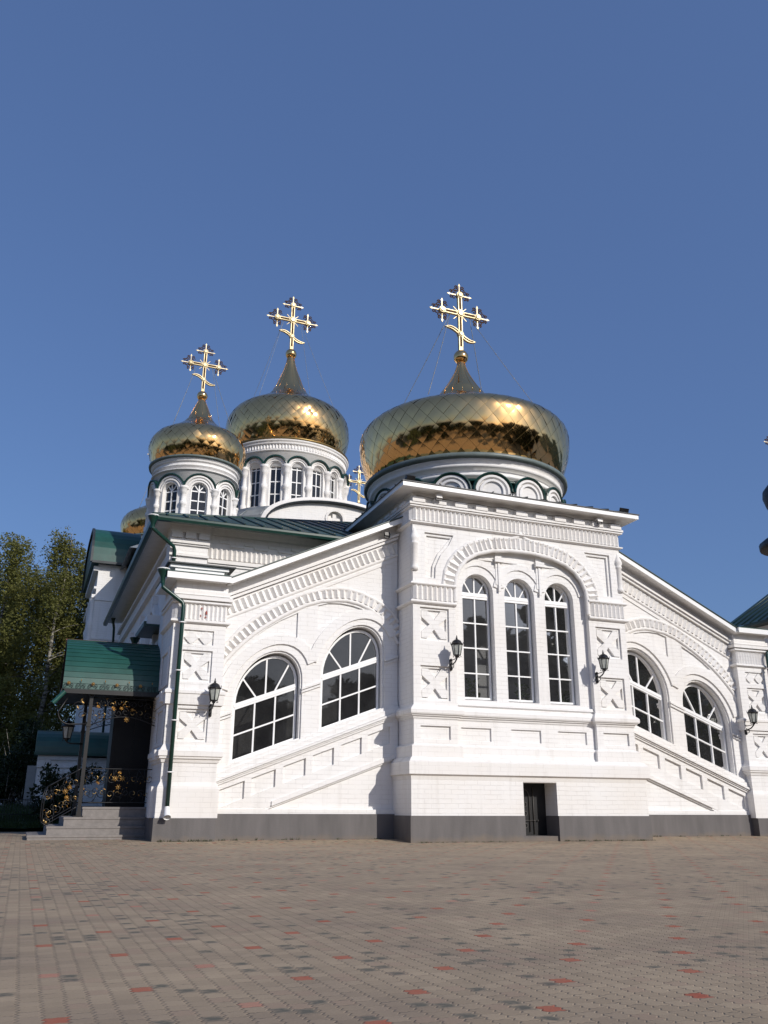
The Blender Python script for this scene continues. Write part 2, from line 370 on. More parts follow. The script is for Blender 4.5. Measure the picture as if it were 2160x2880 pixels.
    def build(s, name, mats, parent=None, recalc=True):
        me = bpy.data.meshes.new(name); me.from_pydata(s.v, [], s.f)
        for mm in (mats if isinstance(mats, (list, tuple)) else [mats]): me.materials.append(mm)
        for p, a, b in zip(me.polygons, s.mi, s.sm): p.material_index = a; p.use_smooth = b
        if recalc:
            bm = bmesh.new(); bm.from_mesh(me); bmesh.ops.recalc_face_normals(bm, faces=bm.faces); bm.to_mesh(me); bm.free()
        me.update()
        o = bpy.data.objects.new(name, me); COL.objects.link(o)
        if parent is not None: o.parent = parent; o.matrix_parent_inverse = parent_inv(parent)
        return o
def parent_inv(p):
    m = Matrix.Identity(4); q = p
    chain = []
    while q is not None: chain.append(q); q = q.parent
    if len(chain) == 1: return Matrix.LocRotScale(p.location, p.rotation_euler, p.scale).inverted()
    root = chain[-1]; return Matrix.Identity(4) if p.location.length == 0 else Matrix.LocRotScale(p.location, p.rotation_euler, p.scale).inverted()
def thing(name, label, cat, loc=(0, 0, 0), rz=0, group=None):
    o = bpy.data.objects.new(name, None); COL.objects.link(o); o.location = loc; o.rotation_euler = (0, 0, rz)
    o.empty_display_size = 0.3; return tag(o, label, cat, group)
def tag(o, label, cat, group=None):
    o['label'] = label; o['category'] = cat
    if group: o['group'] = group
    return o
def struct(o): o['kind'] = 'structure'; return o
def lerp(a, b, t): return a+(b-a)*t
def roll(r, n=7, d0=0.0):  # half-round profile (n, d)
    return [(-r, d0)]+[(-r*math.cos(math.pi*i/n), d0+r*math.sin(math.pi*i/n)) for i in range(n+1)]+[(r, d0)]

# ------------------------------------------------------------------ ground
def gz(x, y):
    return .06*min(1.0, max(0.0, (y+.12)/.8))
gm = MB()
ys = [-160, -90, -50, -32, -24]+[-20+0.5*i for i in range(44)]+[2.2, 4, 8, 14, 25, 60, 160, 400, 900]
xs = [-900, -400, -160, -60, -30]+[-16+2*i for i in range(17)]+[20, 26, 40, 80, 160, 400, 900]
for y in ys:
    for x in xs: gm.v.append((x, y, gz(x, y)+(0.004*math.sin(x*1.7+y)+0.003*math.sin(y*2.3-x*.8) if -16 <= x <= 18 and -17 < y < -.5 else 0)))
for j in range(len(ys)-1):
    for i in range(len(xs)-1):
        k = j*len(xs)+i; gm.f.append([k, k+1, k+1+len(xs), k+len(xs)]); gm.mi.append(0); gm.sm.append(True)
struct(gm.build('pavement', M['pavers']))

# ------------------------------------------------------------------ the church
church = thing('church', 'white painted brick church with gold onion domes and green metal roofs', 'church', (3.1, 8, 0))
CH = church
SG = ((0.1, -1), (6.15, 1))     # the two wings: origin x and direction

# ---- window builders
def arch_window(fr, cx, hw, zb, zt, ah, depth, parent, slope=0.0, cols=2, rows=4, fan=3, fw=0.05, bw=0.035, tr=0.12, gm='glass'):
    """window in frame fr: centre cx, half width hw, bottom zb, transom zt (both at cx), arch height ah"""
    Z = lambda s, z: z+slope*(s-cx)
    def outline(i):
        h = hw-i; pts = [(cx-h, Z(cx-h, zb)+i), (cx+h, Z(cx+h, zb)+i)]
        n = 16
        for k in range(n+1):
            t = math.pi*k/n; x = cx+h*math.cos(t); pts.append((x, Z(x, zt)+(ah-i)*math.sin(t)))
        return pts
    g = MB()
    g.poly(fr, outline(0), [outline(fw)], depth-0.06, depth, 0)
    h = hw-fw*0.5
    for c in range(1, cols):
        x = cx-h+2*h*c/cols; g.bar(fr, (x, Z(x, zb)), (x, Z(x, zt-tr)), bw, depth-0.05, depth-0.004)
    for r in range(1, rows):
        z = lerp(zb, zt-tr, r/rows); g.bar(fr, (cx-h, Z(cx-h, z)), (cx+h, Z(cx+h, z)), bw, depth-0.05, depth-0.007)
    z = zt-tr*0.5; g.bar(fr, (cx-h, Z(cx-h, z)), (cx+h, Z(cx+h, z)), tr, depth-0.05, depth+0.008)
    z = zt-tr*0.55; g.bar(fr, (cx-h, Z(cx-h, z)), (cx+h, Z(cx+h, z)), 0.018, depth-0.05, depth+0.02)
    for k in range(fan):
        if fan == 3: base, top = ((-0.30, 140), (0.0, 90), (0.30, 40))[k]
        else: base, top = ((0.0, 130), (0.0, 90), (0.0, 50))[k]
        t = R(top); p = (cx+base*hw, Z(cx+base*hw, zt)); x = cx+(hw-fw*.5)*math.cos(t); q = (x, Z(x, zt)+(ah-fw*.5)*math.sin(t))
        g.bar(fr, p, q, bw, depth-0.05, depth-0.010-0.003*k)
    w = g.build('window', M['white'], parent)
    p = MB(); p.prism(fr, outline(fw*0.6), depth-0.045, depth-0.035) if gm == 'glass' else p.poly(fr, outline(fw*0.6), [], depth-0.036, depth-0.035); p.build('pane', M[gm], w)
    return w
def arch_hole(cx, hw, zb, zt, ah, slope=0.0, n=18):
    Z = lambda s, z: z+slope*(s-cx)
    pts = [(cx-hw, Z(cx-hw, zb)), (cx+hw, Z(cx+hw, zb))]
    for k in range(n+1):
        t = math.pi*k/n; x = cx+hw*math.cos(t); pts.append((x, Z(x, zt)+ah*math.sin(t)))
    return pts
def star(cx, cz, h):
    pts = []
    cs = [(-1, 1), (1, 1), (1, -1), (-1, -1)]
    for k in range(4):
        a = Vector(cs[k]); b = Vector(cs[(k+1) % 4]); mid = (a+b)/2
        pts += [a*h, a*h*0.52+b*h*0.48*0+mid*h*0.0+(b-a)*h*0.10+a*h*0.48, mid*h*0.40, b*h+(a-b)*h*0.10]
    out = []
    for p in pts: out.append((cx+p[0], cz+p[1]))
    return out
def star2(cx, cz, h):
    q = []
    for (ax, az), (bx, bz) in (((-1, 1), (1, 1)), ((1, 1), (1, -1)), ((1, -1), (-1, -1)), ((-1, -1), (-1, 1))):
        mx, mz = (ax+bx)/2, (az+bz)/2
        q += [(ax*h, az*h), (lerp(ax, bx, .24)*h, lerp(az, bz, .24)*h), (mx*h*.34, mz*h*.34), (lerp(ax, bx, .76)*h, lerp(az, bz, .76)*h)]
    return [(cx+a, cz+b) for a, b in q]
def rect(a0, a1, b0, b1): return [(a0, b0), (a1, b0), (a1, b1), (a0, b1)]

# ================= central bay
BX0, BX1, BD = 0.1, 6.15, 6.2
bayc = (BX0+BX1)/2
fb = fr_front(0.0)
arch_in = [(1.22, 5.45), (1.22, 5.85), (1.25, 6.07), (1.36, 6.32), (1.54, 6.54), (1.83, 6.72), (2.25, 6.85), (2.75, 6.915), (3.125, 6.925)]
arch_in = arch_in+[(2*bayc-a, b) for a, b in arch_in[-2::-1]]
arch_out = [(0.90, 5.84), (0.96, 6.20), (1.09, 6.48), (1.30, 6.73), (1.60, 6.95), (2.0, 7.10), (2.48, 7.20), (2.85, 7.24), (3.0, 7.29), (3.125, 7.40)]
arch_out = arch_out+[(2*bayc-a, b) for a, b in arch_out[-2::-1]]
g = MB()
# back wall of the recess with three window openings
wins = [1.92, 3.10, 4.27]
fR = fr_front(0.15)
g.poly(fR, rect(BX0+.1, BX1-.1, 1.3, 8.18), [arch_hole(c, 0.43, 3.15, 5.78, 0.47) for c in wins], -0.30, 0.0)
rec = [(1.22, 1.85), (5.03, 1.85)]+arch_in[::-1]
pan = [(0.66, 4.85), (0.66, 3.47), (5.60, 4.76), (5.60, 3.47)]
h1 = [rect(c-.38, c+.38, z-.40, z+.40) for c, z in pan]
h2 = [rect(c-.325, c+.325, z-.345, z+.345) for c, z in pan]
lows = [rect(.27, 1.03, 2.2, 2.5), rect(5.22, 5.98, 2.2, 2.5)]
def spandrel(k, sgn):
    base = [(a, b) for a, b in arch_out if a <= bayc][:7]
    pts = []
    for a, b in base:
        dx, dz = a-3.0, b-5.5; L = math.hypot(dx, dz); pts.append((a+dx/L*(.26+k), b+dz/L*(.26+k)))
    pts = [p for p in pts if p[1] > 5.98+k and p[0] > .45+k and p[1] < 7.12-k]
    z0 = 5.98+k*.4
    out = [(.42+k, 7.13-k), (.42+k, z0)]+[(pts[0][0]-.02, z0)]+pts+[(pts[-1][0]+.12, 7.13-k)]
    return out if sgn < 0 else [(2*bayc-a, b) for a, b in out][::-1]
sp1 = [spandrel(0.0, -1), spandrel(0.0, 1)]; sp2 = [spandrel(.07, -1), spandrel(.07, 1)]
outl = rect(BX0, BX1, 1.3, 8.18)
g.poly(fb, outl, [rec]+h1+lows+sp1, -0.05, 0.0)
g.poly(fb, rect(BX0+.003, BX1-.003, 1.3, 8.18), [rec]+h2+sp2, -0.10, -0.05)
g.poly(fb, rect(BX0+.006, BX1-.006, 1.3, 8.18), [rec], -0.15, -0.10)
for c, z in pan: g.poly(fb, star2(c, z, .33), [], -0.10, -0.035)
# centre field below the sill: proud skin with three sunk panels, and the sill step
fC = fr_front(0.15)
g.poly(fC, rect(1.225, 5.025, 1.8, 3.02), [rect(1.35, 2.14, 2.2, 2.5), rect(2.68, 3.50, 2.2, 2.5), rect(3.98, 4.80, 2.2, 2.5)], 0.0, 0.045)
g.sweep(fC, [(5.02, 3.02), (1.23, 3.02)], [(-.05, 0), (-.05, .08), (.02, .10), (.07, .0)], 0)
# hoods over the three windows and little pendants
for c in wins:
    path = [(c+.62*math.cos(math.pi*k/16), 5.80+.68*math.sin(math.pi*k/16)) for k in range(1, 16)]
    g.sweep(fR, path, [(-.14, 0), (-.14, .035), (.02, .035), (.02, 0)])
for c in (2.51, 3.69):
    g.fbox(fR, c-.09, c+.09, 6.02, 6.86, 0, .05); g.fbox(fR, c-.13, c+.13, 6.60, 6.72, .05, .12); g.fbox(fR, c-.03, c+.03, 5.85, 6.6, .05, .075)
for a in (2.51-.36, 2.51+.36, 3.69+.36): g.fbox(fR, a-.22, a+.2, 6.62, 6.66, 0, .04)
g.box(BX0+.002, BX0+.20, .152, BD, 1.29, 8.185); g.box(BX1-.20, BX1-.002, .152, BD, 1.29, 8.185); g.box(BX0+.17, BX1-.17, BD-.2, BD-.01, 1.3, 8.18)
g.build('wall', M['brick'], CH)
g = MB(); g.box(BX0+.22, BX1-.22, 2.6, 2.7, 1.3, 8.1); g.box(BX0+.22, BX1-.22, .47, 2.6, 7.0, 7.1); g.box(BX0+.22, BX1-.22, .47, 2.6, 2.8, 2.9); g.build('hall_wall', M['inner_shaded'], CH)
# mouldings swept round the bay (right side, front with its recess, left side)
def baypath(off=0.0, y_end=2.5, recess=True, x0=BX0, x1=BX1):
    p = [(x1, y_end), (x1, 0)]
    if recess: p += [(5.03, 0), (5.03, 0.105), (1.22, 0.105), (1.22, 0)]
    return p+[(x0, 0), (x0, y_end)]
fp = fr_plan()
g = MB()
plain = baypath(recess=False)
g.sweep(fp, plain, [(-.1, 1.30), (.12, 1.30), (.14, 1.40), (.20, 1.435), (.20, 1.70), (.18, 1.715), (.115, 1.80), (-.1, 1.80)])
g.sweep(fp, baypath(), [(-.03, 1.80), (.085, 1.801), (.075, 2.05), (.01, 2.09), (-.03, 2.09)])
g.sweep(fp, baypath(), [(-.03, 2.66), (.02, 2.66), (.03, 2.71), (.065, 2.715), (.07, 2.745), (.10, 2.75), (.115, 2.78), (.115, 2.85), (.095, 2.88), (.01, 2.96), (-.03, 2.96)])
# band at springing level on the piers
for a, b in ((BX0, 1.22), (5.03, BX1)):
    if a < 2: seg = [(b, 0), (a, 0), (a, 1.0)]
    else: seg = [(b, 1.0), (b, 0), (a, 0)]
    for z, r in ((5.37, .05), (5.81, .045)):
        g.sweep(fp, seg, [(-.02, z-r), (.03, z-r), (.075, z-r*.5), (.085, z), (.075, z+r*.5), (.03, z+r), (-.02, z+r)])
# arch: inner and outer rolls
g.sweep(fb, arch_in, roll(.055), sm=False)
g.sweep(fb, [(p[0], p[1]) for p in arch_out], roll(.05))
# top: roll under the teeth, roll above, corbel course, frieze
for z, r, o in ((7.36, .04, .085), (7.33, .02, .03), (7.76, .035, .10)):
    g.sweep(fp, plain, [(-.02, z-r), (.02, z-r), (o, z-r*.4), (o, z+r*.4), (.02, z+r), (-.02, z+r)])
g.sweep(fp, plain, [(-.02, 7.795), (.12, 7.795), (.12, 7.85), (-.02, 7.85)])
g.build('moulding', M['trim'], CH)
g = MB()
g.teeth(fb, [(BX1, 7.41), (BX0, 7.41)], .122, 0, -.33, 0.005, .062)
fl, frr = fr_left(BX0), fr_right(BX1)
g.teeth(fl, [(0.0, 7.41), (1.9, 7.41)], .122, 0, .33, 0.005, .062)
g.teeth(frr, [(0.0, 7.41), (1.9, 7.41)], .122, 0, .33, 0.005, .062)
for a, b in ((1.14, BX0), (BX1, 5.11)): g.teeth(fb, [(a, 5.43), (b, 5.43)], .13, 0, -.34, 0.005, .065)
mid = [((p[0]+q[0])/2, (p[1]+q[1])/2) for p, q in zip(arch_in[1:-1], arch_in[1:-1])]
g.teeth(fb, arch_in[1:-1], .135, .05, .325, 0.005, .065)
# brick blocks of the corbel course
n = 11
for k in range(n):
    c = lerp(BX0+.12, BX1-.12, k/(n-1)); g.fbox(fb, c-.17, c+.17, 7.852, 7.93, -.01, .14); g.fbox(fb, c-.15, c+.15, 7.93, 7.985, -.01, .12)
for k in range(7):
    c = .35+k*.5; g.fbox(fl, c-.17, c+.17, 7.852, 7.93, -.01, .14); g.fbox(frr, c-.17, c+.17, 7.852, 7.93, -.01, .14)
g.build('dentil_band', M['trim'], CH)
# corner colonnettes
for cx in (BX0+.05, BX1-.05):
    g = MB()
    g.lathe((cx, 0.02, 0), [(.001, 6.12), (.09, 6.14), (.10, 6.22), (.075, 6.26), (.08, 6.30), (.082, 6.78), (.10, 6.80), (.10, 6.84), (.085, 6.86), (.12, 6.92), (.11, 6.98), (.05, 7.12), (.001, 7.3)], 14)
    g.build('colonnette', M['trim'], CH)
# eave: soffit, fascia
def eave_mats(): return [M['soffit'], M['white'], M['dark_roof']]
g = MB()
ep = [(BX1, BD-.2), (BX1, 0), (BX0, 0), (BX0, BD-.2)]
g.sweep(fp, ep, [(-.05, 8.135), (.40, 8.125), (.40, 8.17), (-.05, 8.18)], 0)
g.sweep(fp, ep, [(.36, 8.175), (.402, 8.115), (.425, 8.112), (.425, 8.235), (.36, 8.235)], 1)
g.build('eave', eave_mats(), CH)
g = MB(); g.tube([(lerp(.2, 6.1, k/40), -.03-.02*math.sin(k*.9), 8.05-.035*math.sin(k*.55)**2) for k in range(41)], .007, 4); g.build('cable', M['iron_brown'], CH)
# bay roof: standing-seam pyramid up to the drum
DX, DY = 3.15, 3.08
g = MB()
o = .45; zc = 8.245
cs = [(BX0-o, -o), (BX1+o, -o), (BX1+o, BD), (BX0-o, BD)]
tp = [(1.3, 1.3), (5.0, 1.3), (5.0, 4.9), (1.3, 4.9)]
for k in range(4):
    a, b = cs[k], cs[(k+1) % 4]; c, d = tp[(k+1) % 4], tp[k]
    g.add([(a[0], a[1], zc), (b[0], b[1], zc), (c[0], c[1], zc+.42), (d[0], d[1], zc+.42), (a[0], a[1], zc-.02), (b[0], b[1], zc-.02)], [(0, 1, 2, 3), (4, 5, 1, 0)])
    for i in range(1, 14):
        t = i/14; p = Vector((lerp(a[0], b[0], t), lerp(a[1], b[1], t), zc)); q = Vector((lerp(d[0], c[0], t), lerp(d[1], c[1], t), zc+.42))
        g.tube([p+Vector((0, 0, .018)), q+Vector((0, 0, .018))], .022, 4, sm=False)
g.add([(x, y, zc+.42) for x, y in tp], [(0, 1, 2, 3)])
g.build('roof', M['dark_roof'], CH)
# base of the bay, with the basement opening
DX0, DX1 = 2.80, 3.70
g = MB()
def ubase(z0, z1, o):
    g.box(BX0-o, DX0, -o, .45, z0, z1); g.box(DX1, BX1+o, -o, .45, z0, z1)
    g.box(BX0-o, BX0+.3, .45, 2.4, z0, z1); g.box(BX1-.3, BX1+o, .45, 2.4, z0, z1)
ubase(.56, 1.312, .125)
g.box(DX0-.001, DX1+.001, -.11, .5, 1.29, 1.40)
g.build('base_wall', M['brick'], CH)
g = MB(); ubase(-1.0, .56, .155); g.box(DX0, DX1, -.10, .6, -1.0, .12); g.box(DX0, DX1, -.152, -.10, -1.0, -.02)
g.build('plinth', M['plinth'], CH)
d = MB(); d.box(DX0, DX1, .40, .45, .12, 1.31)
dd = d.build('basement_door', M['iron'], CH)
d = MB()
fd = fr_front(.40)
def spiral(c, r, turns, a0, sg=1, n=16):
    return [(c[0]+r*(1-.8*k/n)*math.cos(a0+sg*turns*2*math.pi*k/n), c[1]+r*(1-.8*k/n)*math.sin(a0+sg*turns*2*math.pi*k/n)) for k in range(n+1)]
def itube(mb, fr, pts, r, dd, mi=0): mb.tube([fr(a, b, dd) for a, b in pts], r, 5, mi)
ax = 3.05
itube(d, fd, [(ax-.19, .2)]+[(ax+.19*math.cos(math.pi-math.pi*k/12), .98+.19*math.sin(math.pi*k/12)) for k in range(13)]+[(ax+.19, .2)], .012, .02)
for z in (.35, .62, .82):
    for sg in (-1, 1): itube(d, fd, spiral((ax+sg*.07, z), .07, 1.3, 0 if sg < 0 else math.pi, sg), .009, .03)
itube(d, fd, [(ax, .2), (ax, 1.15)], .008, .02); itube(d, fd, [(ax-.2, .45), (ax+.35, .45)], .009, .02); itube(d, fd, [(3.35, .15), (3.35, 1.2)], .012, .02)
for p in ((3.35, .45), (3.45, .45)): d.ball(fd(p[0], p[1], .03), .02, 6)
d.build('grille', simple('worn_grille_iron', (0.06, 0.055, 0.05), .5), dd)
for c in wins: arch_window(fb, c, .395, 3.19, 5.80, .45, -0.33, CH, cols=2, rows=4, fan=3, fw=.045, bw=.032, tr=.15, gm='clear')

# ================= wings with stairs behind
YW = 0.95
out_l = [(4.30, 3.97), (4.24, 4.12), (4.09, 4.32), (3.90, 4.55), (3.67, 4.75), (3.44, 4.94), (3.14, 5.14), (2.78, 5.34), (2.41, 5.52), (1.93, 5.67), (1.54, 5.73), (1.25, 5.72), (0.94, 5.65), (0.64, 5.54), (0.37, 5.40), (0.17, 5.24), (0.0, 5.02)]
in_l = [(4.33, 3.54), (4.20, 3.82), (4.01, 4.05), (3.79, 4.28), (3.54, 4.51), (3.26, 4.72), (2.98, 4.91), (2.69, 5.08), (2.37, 5.25), (2.0, 5.38), (1.58, 5.44), (1.34, 5.45), (1.04, 5.40), (0.74, 5.29), (0.43, 5.08), (0.23, 4.85), (0.09, 4.62), (0.01, 4.49)]
tymL = [(3.50, 4.44), (3.26, 4.64), (2.97, 4.83), (2.55, 5.05), (2.55, 4.44), (2.68, 4.40), (2.89, 4.47), (3.12, 4.48), (3.35, 4.45)]
tymR = [(2.06, 5.27), (1.80, 5.35), (1.50, 5.37), (1.20, 5.34), (0.95, 5.28), (0.80, 5.10), (1.04, 5.13), (1.33, 5.09), (1.62, 4.99), (1.91, 4.80), (2.06, 4.70)]
def mir(p): return p
for x0, sg in SG:
    fw_ = fr_wing(YW, x0, sg)
    top = lambda s: 7.52-.473*s
    g = MB()
    holes = [arch_hole(3.19, .76, 3.11-.375*3.19, 4.38-.375*3.19, .86, -.375), arch_hole(1.16, .76, 3.11-.375*1.16, 4.38-.375*1.16, .86, -.375)]
    g.poly(fw_, [(0, 0.3), (4.6, 0.3), (4.6, top(4.6)), (0, top(0))], holes, -.50, 0.0)
    # skin 4 cm proud above the sill, sunk tympana either side of the central strip
    sill = lambda s: 2.84-.38*s
    skin = [(0.02, sill(0)+.12), (0.02, top(0)), (4.28, top(4.28)), (4.28, sill(4.28)+.12)]
    hoods = [arch_hole(3.19, .80, 3.02-.375*3.19, 4.38-.375*3.19, .90, -.375), arch_hole(1.16, .80, 3.02-.375*1.16, 4.38-.375*1.16, .90, -.375)]
    g.poly(fw_, skin, hoods+[tymL, tymR], 0.0, .045)
    # window hoods, impost bands
    for c in (3.19, 1.16):
        zt = 4.38-.375*c
        pth = [(c+.98*math.cos(math.pi*k/20), zt-.375*(.98*math.cos(math.pi*k/20))+1.06*math.sin(math.pi*k/20)) for k in range(2, 19)]
        if c < 2: pth = [p for p in pth if p[0] > .02]
        g.sweep(fw_, pth, [(-.20, .04), (-.20, .085), (.02, .09), (.03, .04)])
    for a, b in ((4.26, 3.99), (2.41, 1.94), (.36, .02)):
        for dz, hgt, dd_ in ((0.0, .05, .10), (-.07, .045, .085)):
            z = lambda s: 4.17-.375*s+dz
            g.prism(fw_, [(a, z(a)), (b, z(b)), (b, z(b)+hgt), (a, z(a)+hgt)], .03, dd_)
    # stair parapet zone: sloped sill moulding, five sunk slanting panels, drip line
    def strip(za, ha, d0, d1, s0=.02, s1=4.27):
        g.prism(fw_, [(s0, za-.38*s0), (s1, za-.38*s1), (s1, za+ha-.38*s1), (s0, za+ha-.38*s0)], d0, d1)
    P = [(.20, .80), (.93, 1.42), (1.60, 2.09), (2.26, 2.76), (3.62, 4.16)]
    P = [(.22, .77), (.92, 1.42), (1.59, 2.09), (2.25, 2.76), (2.93, 3.46), (3.61, 4.15)][0:6]
    pz = lambda s: 2.60-.37*s
    ph = [[(a, pz(a)), (a, pz(a)-.37), (b, pz(b)-.37), (b, pz(b))] for a, b in P]
    g.poly(fw_, [(0.02, sill(0)-.02), (0.02, 1.86), (4.275, 1.86-.37*4.275), (4.275, sill(4.275)-.02)], ph, 0.0, .06)
    g.prism(fw_, [(.02, 1.86), (.02, 1.80), (4.275, .24), (4.275, .29)], 0.0, .05)
    strip(2.84, .05, 0, .17); strip(2.80, .04, 0, .13); strip(2.755, .045, 0, .10)
    g.prism(fw_, [(.02, 2.89), (4.27, 2.89-.38*4.27), (4.27, 3.01-.38*4.27), (.02, 3.01)], .0, .12)
    g.prism(fw_, [(.02, 3.01), (4.27, 3.01-.38*4.27), (4.27, 3.09-.38*4.27), (.02, 3.09)], .0, .075)
    # raised parapet layer ends in a drip which dies into the wall near the pier
    g.prism(fw_, [(.02, 1.84), (3.0, 1.84-.365*3.0), (3.0, 1.94-.365*3.0), (.02, 1.94)], .05, .095)
    g.prism(fw_, [(.02, .58), (4.27, .58), (4.27, .68), (.02, .68)], .0, .085)
    g.build('wall', M['brick'], CH)
    g = MB()
    pa = out_l if sg < 0 else [p for p in out_l]
    g.sweep(fw_, pa, roll(.05, d0=.04)); g.sweep(fw_, in_l, roll(.05, d0=.04))
    midp = [(lerp(a[0], b[0], .5), lerp(a[1], b[1], .5)) for a, b in zip(in_l, in_l)]
    sgn = -1
    # rolls along the rake
    for za, r, o_ in ((6.765, .05, .07), (7.10, .04, .08)):
        g.sweep(fw_, [(4.27, za-.464*4.27), (.03, za-.464*.03)], roll(r, d0=.03))
    for za, hh, dd_ in ((7.15, .07, .14), (7.23, .06, .19), (6.60, .07, .07)):
        s1 = 4.27 if za > 7 else 3.1
        g.prism(fw_, [(.03, za-.464*.03), (s1, za-.464*s1), (s1, za+hh-.464*s1), (.03, za+hh-.464*.03)], .0, dd_)
    g.build('moulding', M['trim'], CH)
    g = MB()
    g.teeth(fw_, [(4.25, 6.81-.464*4.25), (.05, 6.81-.464*.05)], .150, 0, -.25, .045, .07)
    g.teeth(fw_, in_l[1:-1], .148, -.05, -.245, .045, .07)
    g.build('dentil_band', M['trim'], CH)
    for c in (3.19, 1.16):
        arch_window(fw_, c, .73, 3.10-.375*c, 4.36-.375*c, .83, -.16, CH, slope=-.375, cols=3, rows=2, fan=3, fw=.05, bw=.035, tr=.13, gm='clear')
    g = MB(); g.prism(fw_, [(-.0, -1), (4.6, -1), (4.6, .585), (0, .585)], -.3, .115)
    g.build('plinth', M['plinth'], CH)
    # stair hall wall behind the glass: left copy coloured as shaded, right as lit
    g = MB(); g.prism(fw_, [(0, .6), (4.6, .6), (4.6, top(4.6)+.05), (0, top(0)+.05)], -1.45, -1.4); g.build('hall_wall', M['inner_shaded' if sg < 0 else 'inner'], CH)
    # wing roof: sloping slab with white soffit boards, fascia and green top
    g = MB()
    a, b = 0.02, 4.32
    def slab(z0, z1, d0, d1, mi, e0=a, e1=b):
        g.hexa([fw_(e0, top(e0)+z0, d0), fw_(e1, top(e1)+z0, d0), fw_(e1, top(e1)+z0, d1), fw_(e0, top(e0)+z0, d1), fw_(e0, top(e0)+z1, d0), fw_(e1, top(e1)+z1, d0), fw_(e1, top(e1)+z1, d1), fw_(e0, top(e0)+z1, d1)], mi)
    slab(0.0, .03, -.05, .40, 0)
    nb = 26
    for k in range(nb):
        s = lerp(a, b, (k+.5)/nb); slab(-.006, 0, .02, .39, 0, s-.075, s+.075)
    slab(-.015, .115, .40, .425, 1)
    slab(.125, .15, -1.5, .45, 2)
    g.build('roof', [M['soffit'], M['white'], M['green_dark']], CH)

